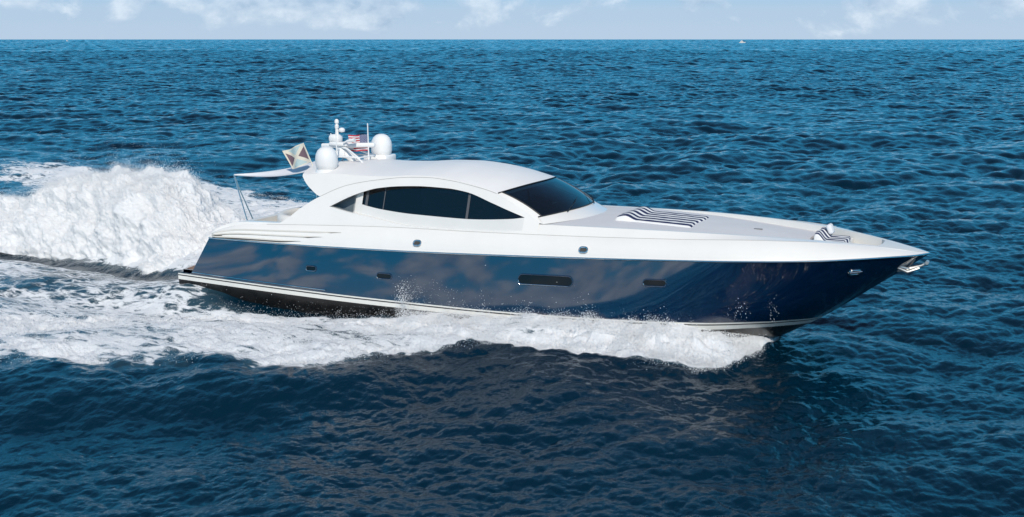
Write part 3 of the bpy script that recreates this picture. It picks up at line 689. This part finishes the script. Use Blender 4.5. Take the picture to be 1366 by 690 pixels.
# side glass, mullions, aft quarter glass
for sd in (-1, 1):
    x = np.linspace(7.05, 13.0, 90); P = strip(side(x, WB(x) - 0.02, ins(x) + 0.03), side(x, LU(x) + 0.06, ins(x) + 0.03), 5); P[..., 1] *= -sd
    win = MB().grid(P, flip=sd > 0).build('side_window', M['sideglass'], yacht)
    for xm, wd in ((7.22, 0.10), (7.92, 0.035), (11.0, 0.085)):
        xx_ = np.linspace(xm, xm + wd, 3); P = strip(side(xx_, WB(xx_) - 0.02, ins(xx_) + 0.018), side(xx_, LU(xx_) + 0.05, ins(xx_) + 0.018), 4); P[..., 1] *= -sd
        MB().grid(P, flip=sd > 0).build('mullion', M['mullion'], win)
    x = np.linspace(6.0, 6.88, 20); P = strip(side(x, LL(x) - 0.03, 0.1), side(x, LU(x) + 0.03, 0.1), 4); P[..., 1] *= -sd
    MB().grid(P, flip=sd > 0).build('quarter_window', M['aftglass'], yacht)
# hardtop
us = np.linspace(-1, 1, 41); ss = np.linspace(0, 1, 70); CR = PC((0, 0.20), (0.3, 0.25), (0.7, 0.27), (0.9, 0.25), (1, 0.21))
def roofpt(s, u, dz=0.0, shrink=0.0):
    xe = 4.75 + s * (12.04 - 4.75); xa_ = 4.32 + 0.43 * u ** 2; xf = 12.72 - 0.68 * u ** 2
    ye = ys(xe, ZE(xe)) - shrink
    x = xa_ + (xf - xa_) * s
    return np.stack([x, u * ye, ZE(xe) + CR(s) * (1 - np.abs(u) ** 2.3) + dz], -1)
Sg, Ug = np.meshgrid(ss, us, indexing='ij')
rf = MB().grid(roofpt(Sg, Ug)); 
und = roofpt(Sg, Ug, -0.13, 0.05); rf.grid(und, flip=True)
rf.grid(np.stack([roofpt(np.zeros(41), us), und[0]])); rf.grid(np.stack([und[-1], roofpt(np.ones(41), us)]))
roof = rf.build('hardtop', M['roof'], yacht, angle=50)
# windscreen
def wcurve(xc, zc, xe, ze, yw, u): return np.stack([xc + (xe - xc) * u ** 2, u * yw, zc + (ze - zc) * np.abs(u) ** 2.2], -1)
uu = np.linspace(-1, 1, 41)
wt = roofpt(np.ones(41), uu, -0.012); 
wbm = wcurve(14.05, 3.70, 13.40, 3.60, 2.22, uu)
ws = strip(wbm, wt, 9); tt = np.linspace(0, 1, 9)[:, None]; ws[..., 0] += 4 * tt * (1 - tt) * 0.03; ws[..., 2] += 4 * tt * (1 - tt) * 0.05
wsc = MB().grid(ws[:, 1:-1]).build('windscreen', M['screen'], yacht)
fr = MB(); fr.tube(wbm + [0.01, 0, 0.012], 0.02, 6); fr.tube(wt + [0.01, 0, 0.012], 0.018, 6); fr.tube(ws[:, 1] + [.012, 0, .012], 0.02, 6); fr.tube(ws[:, -2] + [.012, 0, .012], 0.02, 6)
fr.build('gasket', M['rubber'], wsc)
# moulded grooves: along the topsides and over the arch
for sd in (-1, 1):
    x = np.linspace(3.6, 21.6, 120); MB().tube(np.stack([x, sd * (YG(x) - 0.012), ZG(x) + 0.004], -1), 0.010, 6).build('groove', M['groove'], arch)
    x = np.linspace(4.75, 12.0, 90); q_ = np.where(x < 5.6, 5.6, x); q_ = np.linspace(5.6, 12.0, 90); MB().tube(np.stack([q_, sd * (ys(q_, AO(q_)) + 0.001), AO(q_)], -1), 0.008, 6).build('groove', M['groove'], arch)
# A-pillars and the coaming under the glass
ap = MB()
x = np.linspace(12.04, 13.5, 30); e1 = side(x, np.maximum(AO(x), 3.43)); tpar = np.linspace(0, 1, 30)
inn = np.stack([np.interp(tpar, np.linspace(0, 1, 9), ws[::-1, 1, k]) for k in range(3)], -1)
ap.mirror_grid(strip(e1, inn + [0, 0, 0.004], 4))
dk = wcurve(14.62, 3.485, 13.62, 3.415, 2.32, uu)
ap.grid(strip(dk, wbm + [0, 0, -0.005], 5))
for fl in (1, -1):
    ap.grid(np.stack([np.stack([e1[-1] * [1, fl, 1], (dk[0] * [1, fl, 1])]), np.stack([inn[-1] * [1, fl, 1] + [0, 0, .004], wbm[1] * [1, fl, 1] + [0, 0, .003]])]), flip=fl < 0)
ap.build('windscreen_coaming', M['white'], yacht)
# wipers
for u0, u1 in ((-0.55, 0.0), (0.35, 0.75)):
    a = wcurve(14.14, 3.70, 13.5, 3.61, 2.2, np.array([u0]))[0]; k0 = int((u1 + 1) * 20); bpt = ws[2, k0] + [0.03, 0, 0.04]
    mid = (a + bpt) / 2 + [0.08, 0, 0.06]
    MB().tube(np.array([a, mid, bpt]), [0.018, 0.014, 0.01], 6).build('wiper', M['rubber'], yacht)
# foredeck, bulwark caps, bow well
DD = PC((13.4, 0.0), (15.5, 0.0), (17, 0.05), (18.5, 0.11), (21.0, 0.20), (23.2, 0.2))
x = np.linspace(13.45, 21.3, 80); uu2 = np.linspace(-1, 1, 25); Xd, Ud = np.meshgrid(x, uu2, indexing='ij')
gi = G(Xd) - 0.13
dkz = GZ(Xd) - DD(Xd) + 0.075 * (1 - Ud ** 2)
endc = smooth(19.5, 21.3, Xd) * 0.28 * (1 - Ud ** 2)
deckP = np.stack([Xd - endc + 0.15 * smooth(19.5, 21.3, Xd), Ud * gi, dkz], -1)
db = MB().grid(deckP, flip=True); fe = deckP[-1]
db.grid(np.stack([fe, fe * [1, 1, 0] + [0.03, 0, 2.72]]), flip=True)
db.build('foredeck', M['deck'], yacht)
cb = MB(); x = np.concatenate([np.linspace(13.45, 22, 80), np.linspace(22.05, 23.2, 30)])
o_ = np.stack([x, -G(x), GZ(x)], -1); i_ = np.stack([x, -(G(x) - 0.13), GZ(x) + 0.003], -1); cb.mirror_grid(strip(o_, i_, 3))
fl = np.where(x < 21.2, GZ(x) - DD(x) - 0.02, 2.70); cb.mirror_grid(strip(i_, np.stack([x, -(G(x) - 0.135), fl], -1), 4))
# fore end: cap from the well to the stem
x = np.linspace(23.2, XT, 30); uv_ = np.linspace(-1, 1, 15); Xc, Uc = np.meshgrid(x, uv_, indexing='ij')
gc = np.maximum(G(Xc) - 0.0, 0); capP = np.stack([Xc, Uc * gc, GZ(Xc) + 0.03 * (1 - Uc ** 2) * (gc / 0.75)], -1)
inw = 0.62 / 0.74; capP[0, :, 0] -= 0.18 * (np.abs(uv_) ** 3) ; cb.grid(capP, flip=True)
fw = capP[0, 1:-1]; cb.grid(np.stack([fw * [1, 1, 0] + [0, 0, 2.70], fw]), flip=True)
cb.build('bulwark', M['inner'], yacht, angle=40)
x = np.linspace(21.1, 23.2, 20); MB().grid(np.stack([np.stack([x, -(G(x) - 0.12), np.full(20, 2.74)], -1), np.stack([x, (G(x) - 0.12), np.full(20, 2.74)], -1)]), flip=False).build('bow_well_floor', M['inner'], yacht)
MB().rbox((21.75, 0, 2.93), (0.95, 1.9, 0.38), 0.06).build('bow_seat', M['vinyl'], yacht)
for (cx, cy) in ((19.6, -0.05), (21.05, -0.72)):
    MB().rbox((cx, cy, float(GZ(cx) - DD(cx)) + 0.085 * (1 - (cy / 1.3) ** 2)), (0.26, 0.07, 0.05), 0.02).build('deck_cleat', M['grey'], yacht)
# louvred engine vents
for sd in (-1, 1):
    for k, (tv, xe) in enumerate(((0.66, 6.7), (0.41, 6.0), (0.16, 5.2))):
        x = np.linspace(1.42 + 0.02 * k, xe, 50); bl_ = 4 * tv * (1 - tv) * 0.06
        z = ZR(x) + 0.03 + (ZG(x) - ZR(x) - 0.03) * tv + 0.5 * bl_; y = B(x) + (YG(x) - B(x)) * tv + bl_
        tap = np.minimum(smooth(1.35, 1.7, x), smooth(xe, xe - 0.9, x))
        P = np.stack([np.stack([x, -(y - .01), z - 0.045 * tap - .004], -1), np.stack([x, -(y + 0.040 * tap), z - 0.03 * tap], -1), np.stack([x, -(y + 0.040 * tap), z - 0.0], -1), np.stack([x, -(y - .01), z + 0.012], -1)])
        P[..., 1] *= -sd
        lv = MB().grid(P, flip=sd > 0).build('vent_louvre', M['louvre'], yacht)
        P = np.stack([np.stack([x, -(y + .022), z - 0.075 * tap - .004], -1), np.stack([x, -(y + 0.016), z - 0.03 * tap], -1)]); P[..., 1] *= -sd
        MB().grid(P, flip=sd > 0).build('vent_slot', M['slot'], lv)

def hull_at(x, z):
    """starboard hull side: half-breadth and outward normal near (x, z)"""
    i = np.argmin((rows[..., 0] - x) ** 2 + (rows[..., 2] - z) ** 2); a, b = np.unravel_index(i, rows.shape[:2])
    a = min(max(a, 1), rows.shape[0] - 2); b = min(max(b, 1), rows.shape[1] - 2)
    du = rows[a, b + 1] - rows[a, b - 1]; dv = rows[a + 1, b] - rows[a - 1, b]; n_ = np.cross(du, dv); n_ /= np.linalg.norm(n_)
    if n_[1] > 0: n_ = -n_
    p0 = rows[a, b]; yv = p0[1] - (n_[0] * (x - p0[0]) + n_[2] * (z - p0[2])) / n_[1]
    return np.array([x, yv, z]), n_, du / np.linalg.norm(du)
def stadium(w, h, n=10):
    r_ = h / 2; a = np.linspace(-PI / 2, PI / 2, n)
    return np.concatenate([np.stack([w / 2 - r_ + r_ * np.cos(a), r_ * np.sin(a)], -1), np.stack([-(w / 2 - r_) - r_ * np.cos(a), -r_ * np.sin(a)], -1)])
def onhull(p, n_, t_, pts2, d):
    up = np.cross(t_, n_); up = up if up[2] > 0 else -up
    return p + pts2[:, :1] * t_ + pts2[:, 1:] * up + n_ * d
for (x, z, wd, ht) in ((5.68, 1.53, 0.40, 0.16), (8.48, 1.52, 0.55, 0.17), (14.0, 1.86, 1.75, 0.30), (17.35, 2.05, 0.68, 0.19)):
    for sd in (-1, 1):
        p, n_, t_ = hull_at(x, z); o2 = stadium(wd, ht); fl = np.array([1, -sd, 1.0])
        g0 = onhull(p, n_, t_, o2 * 0.98, 0.006) * fl; k = len(o2)
        gl = MB().add(np.vstack([g0, g0.mean(0)]), T=[[i, (i + 1) % k, k] if sd < 0 else [(i + 1) % k, i, k] for i in range(k)]).build('porthole', M['glass'], yacht)
        ring = np.concatenate([o2, o2[:1]]); MB().tube(onhull(p, n_, t_, ring, 0.008) * fl, 0.020, 8, caps=False).build('porthole_rim', M['navy'] if wd > 1 else M['chrome'] if False else M['navy'], gl)
        # slanting chromed hinge edge seen at the after end
        e = np.array([[-wd / 2 + 0.03, -ht * 0.1], [-wd / 2 + 0.02, -ht * .35], [-wd / 2 + 0.06, -ht / 2], [0.42 * wd, -ht / 2]])
        MB().tube(onhull(p, n_, t_, e, 0.024) * fl, [0.012, 0.014, 0.012, 0.007], 6).build('drip_lip', M['chrome'], gl)
# oval fairleads let into the white topsides
for x, q in ((9.6, 0.36), (15.13, 0.36), (1.75, 0.1)):
    for sd in (-1, 1):
        if x < 3: continue
        z = float(ZR(x) + .03 + (ZG(x) - ZR(x)) * q); y = float(B(x) + (YG(x) - B(x)) * q + 0.06 * 4 * q * (1 - q))
        p = np.array([x, -y - 0.01, z]); t_ = np.array([1, 0.0, 0.02]); n_ = np.array([0, -0.86, 0.5]); n_ /= np.linalg.norm(n_); o2 = stadium(0.26, 0.17); fl = np.array([1, -sd, 1.0])
        ring = np.concatenate([o2, o2[:1]]); fo = MB().tube(onhull(p, n_, t_, ring, 0.012) * fl, 0.028, 8, caps=False).build('fairlead', M['chrome'], yacht)
        g0 = onhull(p, n_, t_, o2, 0.004) * fl; k = len(o2)
        MB().add(np.vstack([g0, g0.mean(0)]), T=[[i, (i + 1) % k, k] for i in range(k)]).build('fairlead_throat', M['seat_dark'], fo)
# bow oval fitting and the anchor on its roller
for sd in (-1, 1):
    p, n_, t_ = hull_at(22.62, 2.52); fl = np.array([1, -sd, 1.0]); o2 = stadium(0.34, 0.16); ring = np.concatenate([o2, o2[:1]])
    f0 = MB().tube(onhull(p, n_, t_, ring, 0.012) * fl, 0.026, 8, caps=False).tube(onhull(p, n_, t_, np.array([[-.16, .02], [.2, .05]]), 0.04) * fl, 0.02, 6).build('bow_fairlead', M['chrome'], yacht)
    g0 = onhull(p, n_, t_, o2, 0.006) * fl; k = len(o2); MB().add(np.vstack([g0, g0.mean(0)]), T=[[i, (i + 1) % k, k] for i in range(k)]).build('fairlead_throat', M['seat_tan'], f0)
an = MB(); an.tube(np.array([[23.62, -0.16, 2.45], [23.95, -0.10, 2.52], [24.25, -0.05, 2.62], [24.42, -0.03, 2.72]]), [0.05, 0.055, 0.035, 0.045], 8)
for sd in (-1, 1):
    an.tube(np.array([[23.95, sd * 0.10, 2.50], [23.8, sd * 0.28, 2.56], [23.66, sd * 0.42, 2.62]]), [0.05, 0.045, 0.02], 8)
    an.tube(np.array([[23.60, sd * 0.42, 2.60], [23.9, sd * 0.22, 2.44], [24.2, sd * 0.08, 2.55]]), [0.03, 0.04, 0.03], 8)
an.tube(np.array([[24.40, -0.12, 2.72], [24.40, 0.12, 2.72]]), 0.05, 10)
an.build('anchor', M['brushed'], yacht)

# ---- cockpit
x = np.linspace(1.45, 6.9, 30); MB().grid(np.stack([np.stack([x, -(ys(x, AO(x)) - .24), np.full(30, 1.98)], -1), np.stack([x, (ys(x, AO(x)) - .24), np.full(30, 1.98)], -1)])).build('cockpit_sole', M['teak'], yacht)
sp_ = MB(); x = np.linspace(1.34, 2.7, 14); yy = np.linspace(-1, 1, 15); Xp, Up = np.meshgrid(x, yy, indexing='ij'); wy = ys(Xp, AO(Xp)) - 0.2
zt = AO(Xp) - 0.02; sp_.grid(np.stack([Xp, Up * wy, zt], -1), flip=True)
pe = np.stack([Xp, Up * wy, zt], -1); sp_.grid(np.stack([pe[-1], pe[-1] * [1, 1, 0] + [0, 0, 1.98]]), flip=True); sp_.grid(np.stack([pe[0] * [1, 1, 0] + [-0.02, 0, 2.15], pe[0]]), flip=True)
sp_.build('aft_sunpad', M['vinyl'], yacht, angle=50)
# curved cockpit sofa
an_ = np.linspace(math.radians(75), math.radians(285), 30); path = np.stack([3.85 + 0.95 * np.cos(an_), -0.1 + 1.45 * np.sin(an_), np.full(30, 2.62)], -1)
sf = MB()
prof = [(-.2, -.55), (-.2, .22), (-.12, .32), (.05, .32), (.14, .22), (.16, -.1), (.55, -.1), (.6, -.2), (.6, -.55)]
ctr = np.array([3.85, -0.1, 0]); rad = path - ctr; rad[:, 2] = 0; rad /= np.linalg.norm(rad, axis=1)[:, None]
sf.grid(np.stack([path - rad * d_ + [0, 0, z_] for d_, z_ in prof]), flip=False)
sf.build('cockpit_sofa', M['vinyl'], yacht, angle=60)
tb = MB().lathe([(0, 2.98), (0.0, 2.985), (0.62, 2.985), (0.66, 3.01), (0.62, 3.035), (0.0, 3.035)], (4.35, -0.1, 0), 30); tbo = tb.build('cockpit_table', M['tabletop'], yacht)
MB().lathe([(0.28, 1.98), (0.07, 2.05), (0.06, 2.95), (0.2, 2.985)], (4.35, -0.1, 0), 16).build('table_leg', M['chrome'], tbo)
# cabin rear door wall, saloon floor, helm
MB().box((6.95, 0, 3.05), (0.06, 4.0, 2.1)).build('saloon_door', M['glass'], yacht)
MB().box((10.2, 0, 2.45), (6.5, 4.3, 0.08)).build('saloon_floor', M['seat_dark'], yacht)
ds = MB().grid(strip(wcurve(13.95, 3.62, 13.3, 3.52, 2.1, uu), wcurve(12.6, 3.55, 12.3, 3.5, 2.0, uu), 4)); e0 = wcurve(12.6, 3.55, 12.3, 3.5, 2.0, uu); ds.grid(np.stack([e0, e0 * [1, 1, 0] + [0, 0, 2.5]]))
ds.build('dashboard', M['seat_dark'], yacht)
for yc in (-1.1, -0.1):
    hs_ = MB(); hs_.rbox((11.45, yc, 3.05), (0.55, 0.6, 0.18), 0.07); hs_.rbox((11.18, yc, 3.5), (0.16, 0.6, 0.85), 0.07, R=roty(-0.15)); hs_.lathe([(0.25, 2.49), (0.07, 2.55), (0.07, 2.98)], (11.4, yc, 0), 12)
    hs_.build('helm_seat', M['seat_tan'], yacht)
an2 = np.linspace(0, 2 * PI, 24); MB().tube(np.stack([12.15 + 0.08 * np.sin(an2), -1.1 + 0.2 * np.cos(an2), 3.5 + 0.2 * np.sin(an2)], -1), 0.018, 6, caps=False).build('steering_wheel', M['grey'], yacht)
sofa = MB().rbox((9.2, 1.2, 2.8), (2.2, 0.8, 0.6), 0.1); sofa.build('saloon_sofa', M['seat_tan'], yacht)

# ---- awning sail with its poles
A = np.array([0.72, -0.6, 4.10]); Bn = np.array([4.62, -1.55, 4.50]); Cf = np.array([4.42, 0.9, 5.0])
g_ = 24; aw = np.zeros((g_, g_, 3)); 
for i in range(g_):
    t_ = i / (g_ - 1); e0 = A + (Bn - A) * t_; e1 = A + (Cf - A) * t_
    sag = 0.16 * math.sin(PI * t_)
    for j in range(g_):
        s_ = j / (g_ - 1); q_ = s_ * (1 - 2 * 0.10 * math.sin(PI * t_)) + 0.10 * math.sin(PI * t_)
        pt = e0 + (e1 - e0) * q_; pt = pt + np.array([0, 0, -sag - 0.10 * 4 * q_ * (1 - q_) * t_ * 0.6 + 0.02 * math.sin(9 * q_ + 3 * t_)]); aw[i, j] = pt
MB().tube(np.array([[4.42, 0.9, 4.55], [4.42, 0.9, 5.02]]), 0.022, 8).build('awning_post', M['chrome'], yacht)
awm = MB().grid(aw, flip=True).grid(aw - [0, 0, 0.012]); awo = awm.build('awning', M['cloth'], yacht, angle=180)
for d_ in (-0.09, 0.09):
    MB().tube(np.array([[0.72, -0.6, 4.12], [0.95, -0.6 + d_ * .6, 3.5], [1.42, -0.6 + d_ * 2, 2.36]]), 0.022, 8).build('awning_pole', M['chrome'], awo)
MB().tube(np.array([[3.35, 0.0, 4.33], [3.62, 0.0, 4.05], [3.85, 0, 3.6], [3.88, 0, 2.9]]), 0.018, 8).build('awning_pole', M['chrome'], awo)
MB().tube(np.array([[2.6, 0.0, 4.20], [3.6, 0.2, 4.40], [4.45, 0.4, 4.66]]), 0.03, 8).build('awning_boom', M['tabletop'], awo)

# ---- roof equipment
def dome(c, base):
    d = MB().lathe([(0.30, 0.0), (0.345, 0.05), (0.375, 0.17), (0.375, 0.36), (0.35, 0.50), (0.285, 0.63), (0.19, 0.71), (0.09, 0.745), (0.0, 0.75)], c, 32); o = d.build('satellite_dome', M['plastic'], yacht, angle=60)
    base(c).build('dome_base', M['plastic'], o)
dome((5.40, -1.60, 4.63), lambda c: MB().lathe([(0.40, -0.12), (0.36, -0.02), (0.30, 0.005), (0.0, 0.005)], c, 24))
dome((5.62, 1.55, 4.83), lambda c: MB().rbox((c[0] - 0.08, c[1], c[2] - 0.09), (0.95, 0.72, 0.22), 0.05))
mb = MB()
mb.rbox((4.95, 0, 4.98), (0.5, 0.5, 0.22), 0.06); mb.tube(np.array([[5.55, 0, 4.75], [5.2, 0, 4.95], [4.85, 0, 5.2]]), [0.16, 0.14, 0.12], 12)
for sd in (-1, 1):
    mb.tube(np.array([[6.2, sd * .55, 4.74], [5.9, sd * .5, 4.93], [4.9, sd * .45, 4.93], [4.6, sd * .5, 4.66]]), 0.035, 8); mb.tube(np.array([[5.95, sd * .5, 4.92], [5.3, sd * .2, 5.18], [4.8, 0, 5.25]]), 0.04, 8)
mb.tube(np.array([[6.0, -.5, 4.93], [6.0, .5, 4.93]]), 0.03, 8); mb.rbox((4.92, 0, 5.32), (0.75, 0.42, 0.14), 0.06)
mast = mb.build('radar_mast', M['plastic'], yacht, angle=60)
MB().rbox((4.72, 0, 5.50), (0.42, 0.40, 0.30), 0.12).build('radar_pedestal', M['plastic'], mast)
MB().rbox((5.22, 0.0, 5.28), (2.05, 0.16, 0.17), 0.07, R=rotz(0.12) @ roty(-0.04)).build('radar_scanner', M['plastic'], mast)
ml = MB().lathe([(0.07, 0), (0.06, 0.05), (0.05, 0.22), (0.07, 0.24), (0.075, 0.34), (0.05, 0.36), (0.05, 0.4), (0.075, 0.42), (0.075, 0.5), (0.04, 0.55), (0, 0.56)], (4.78, 0, 5.62), 14); ml.build('masthead_light', M['plastic'], mast)
MB().lathe([(0.0, 0), (0.10, 0.02), (0.12, 0.08), (0.08, 0.15), (0, 0.17)], (4.98, 0.0, 5.72), 14).build('horn', M['plastic'], mast)
for yy_ in (-0.25, 0.2):
    MB().tube(np.array([[5.2, yy_, 5.38], [5.38, yy_, 5.46], [5.62, yy_, 5.49], [5.66, yy_, 5.49]]), [0.03, 0.04, 0.075, 0.08], 10).build('horn', M['plastic'], mast)
MB().tube(np.array([[4.45, 0.1, 5.65], [4.62, 0.05, 5.42]]), 0.022, 6).build('antenna', M['plastic'], yacht)
MB().tube(np.array([[4.82, 0, 5.30], [4.78, 0, 5.98]]) + [0.0, 0.0, 0.0], 0.001, 4)
MB().tube(np.array([[5.42, -1.02, 4.80], [5.42, -1.02, 6.02]]), [0.024, 0.016], 8).build('antenna', M['plastic'], yacht)
MB().tube(np.array([[6.02, 0.05, 4.80], [6.0, 0.05, 6.06]]), [0.024, 0.018], 8).build('flagstaff', M['plastic'], yacht)
MB().tube(np.array([[4.52, -1.0, 4.42], [4.34, -1.0, 4.81], [4.06, -1.0, 5.40]]), [0.02, 0.018, 0.014], 8).build('flagstaff', M['f_white'], yacht)

# ================================================================== things lying or flying on the yacht
def lounge_pad(name, x0, x1, hw_, zfun, head, nstripes, label, cat, th=0.05):
    nx_, ny_ = 44, 61
    xs_ = np.linspace(x0, x1, nx_); us_ = np.linspace(-1, 1, ny_)
    Xq, Uq = np.meshgrid(xs_, us_, indexing='ij'); tq = (Xq - x0) / (x1 - x0)
    e = (1 - np.abs(Uq) ** 20) * (1 - np.abs(2 * tq - 1) ** 24)
    z = zfun(Xq, Uq) + th * np.clip(e, 0, 1) ** 0.5 + head(Xq) * np.clip(e, 0, 1) ** .3
    z = z + 0.006 * vnoise(Xq * 4, Uq * 4, Xq * 0)
    x2 = Xq + 0.02 * np.sin(Uq * 5)
    P = np.stack([x2, Uq * hw_, z], -1); uv = np.stack([(Uq * .5 + .5) * nstripes + (1 - np.abs(Uq) ** 30) * 0.0 + .24, tq], -1).reshape(-1, 2) + 0.001
    m = MB().grid(P, flip=True, uv=uv); rim = np.concatenate([P[0], P[1:, -1], P[-1, ::-1][1:], P[::-1, 0][1:]])
    o = m.build(name, M['striped'], None, angle=75)
    return tag(o, label, cat)
deckz = lambda X_, U_: GZ(X_) - DD(X_) + 0.075 * (1 - (U_ * 1.1 / 2.1) ** 2) - 0.004
lounge_pad('sun_pad', 15.42, 17.82, 1.12, deckz, lambda X_: 0.12 * smooth(16.1, 15.75, X_) * (0.55 + 0.45 * smooth(15.4, 15.75, X_)), 6, 'large navy and white striped sun pad with raised headrest on the foredeck', 'sun pad')
lounge_pad('seat_cushion', 21.32, 22.2, 0.72, lambda X_, U_: X_ * 0 + 3.10, lambda X_: 0.22 * smooth(21.68, 21.42, X_), 5, 'small navy and white striped cushion with backrest on the bow seat', 'cushion', th=0.12)
pw = MB().rbox((21.62, 0.42, 3.42), (0.16, 0.42, 0.30), 0.075, R=roty(-0.4)).build('throw_pillow', M['cloth']); tag(pw, 'plain white pillow leaning beside the striped bow seat cushion', 'pillow')

def flag(name, hoist_top, hoist_bot, fly, material, label, wave, n=36, seg=None):
    ht, hbm, fl_ = map(np.asarray, (hoist_top, hoist_bot, fly)); a = np.linspace(0, 1, n); b = np.linspace(0, 1, 20); Aq, Bq = np.meshgrid(a, b, indexing='ij')
    P = hbm + (ht - hbm) * Bq[..., None] + fl_ * Aq[..., None]
    P = P + np.stack([Aq * 0, wave * Aq ** 0.7 * np.sin(8 * Aq + 2.2 * Bq), 0.35 * wave * Aq * np.sin(6 * Aq + 1)], -1)
    uv = np.stack([Aq, Bq], -1).reshape(-1, 2) + 1e-4
    o = MB().grid(P, uv=uv).build(name, material, angle=180); return tag(o, label, 'flag')
flag('national_flag', (5.99, 0.05, 5.68), (6.0, 0.05, 5.12), (-0.84, 0.12, -0.06), M['usflag'], 'small stars and stripes flag streaming from the staff by the far dome', 0.06)
def burgee_mat():
    m = bpy.data.materials.new('saltire_flag'); m.use_nodes = True; t = m.node_tree; b = t.nodes['Principled BSDF']
    u = N(t, 'ShaderNodeUVMap'); s = N(t, 'ShaderNodeSeparateXYZ'); L(t, u.outputs[0], s.inputs[0])
    def mth(op, a, bb=None):
        n = N(t, 'ShaderNodeMath', operation=op)
        for i, x in enumerate((a, bb)):
            if isinstance(x, (int, float)): n.inputs[i].default_value = x
            elif x is not None: L(t, x, n.inputs[i])
        return n.outputs[0]
    x = mth('SUBTRACT', s.outputs[0], 0.5); y = mth('SUBTRACT', s.outputs[1], 0.5)
    ax, ay = mth('ABSOLUTE', x), mth('ABSOLUTE', y); d = mth('ABSOLUTE', mth('SUBTRACT', ax, ay))
    cross = mth('MAXIMUM', mth('LESS_THAN', d, 0.10), mth('GREATER_THAN', mth('MAXIMUM', ax, ay), 0.45)); lr = mth('GREATER_THAN', ax, ay)
    m1 = N(t, 'ShaderNodeMix', data_type='RGBA'); L(t, lr, m1.inputs[0]); m1.inputs[6].default_value = (0.46, 0.58, 0.57, 1); m1.inputs[7].default_value = (0.17, 0.11, 0.13, 1)
    m2 = N(t, 'ShaderNodeMix', data_type='RGBA'); L(t, cross, m2.inputs[0]); L(t, m1.outputs[2], m2.inputs[6]); m2.inputs[7].default_value = (0.72, 0.66, 0.54, 1)
    L(t, m2.outputs[2], b.inputs['Base Color']); b.inputs['Roughness'].default_value = 0.85; return m
flag('cross_flag', (4.06, -1.0, 5.40), (4.36, -1.0, 4.76), (-0.92, 0.10, -0.33), burgee_mat(), 'flag with a cream diagonal cross on pale green and plum over the awning', 0.085)

# ---- distant boats on the horizon
def far_boat(loc, s, label, ang_):
    root = empty('motor_boat', loc); root.rotation_euler = (0, 0, ang_); tag(root, label, 'boat', 'far boats on the horizon')
    x = np.linspace(-1, 1, 25); hw_ = 0.22 * (1 - np.clip(x, 0, 1) ** 2.2); m = MB()
    rowsb = [np.stack([x * s * k, -hw_ * s * kk, np.full(25, z_) * s + 0.12 * s * np.clip(x, 0, 1) ** 2 * (z_ > 0)], -1) for k, kk, z_ in ((0.88, 0.75, -0.05), (0.96, 0.95, 0.1), (1.0, 1.0, 0.28))]
    m.mirror_grid(np.stack(rowsb)); m.grid(np.stack([rowsb[-1], rowsb[-1] * [1, -1, 1]])); e = np.stack([r_[0] for r_ in rowsb]); m.grid(np.stack([e, e * [1, -1, 1]])); m.build('hull', M['white'], root)
    c = MB(); c.rbox((-0.1 * s, 0, 0.42 * s), (1.0 * s, 0.3 * s, 0.3 * s), 0.06 * s); c.rbox((-0.2 * s, 0, 0.66 * s), (0.6 * s, 0.26 * s, 0.2 * s), 0.05 * s); c.build('cabin', M['white'], root)
    MB().rbox((0.0, 0, 0.48 * s), (0.86 * s, 0.31 * s, 0.10 * s), 0.03 * s).build('window_band', M['glass'], root)
def ground(px, dist):
    a = math.atan((px - 683) / 1550); d_ = np.array([math.cos(PI / 2 + PSI - a), math.sin(PI / 2 + PSI - a)]); return (CAM[0] + d_[0] * dist, CAM[1] + d_[1] * dist, 0)
far_boat(ground(985, 2600), 7.0, 'tiny white motor boat on the horizon right of the middle', 0.3)
far_boat(ground(100, 4200), 6.0, 'faint white speck of a boat on the horizon at the far left', 0.8)
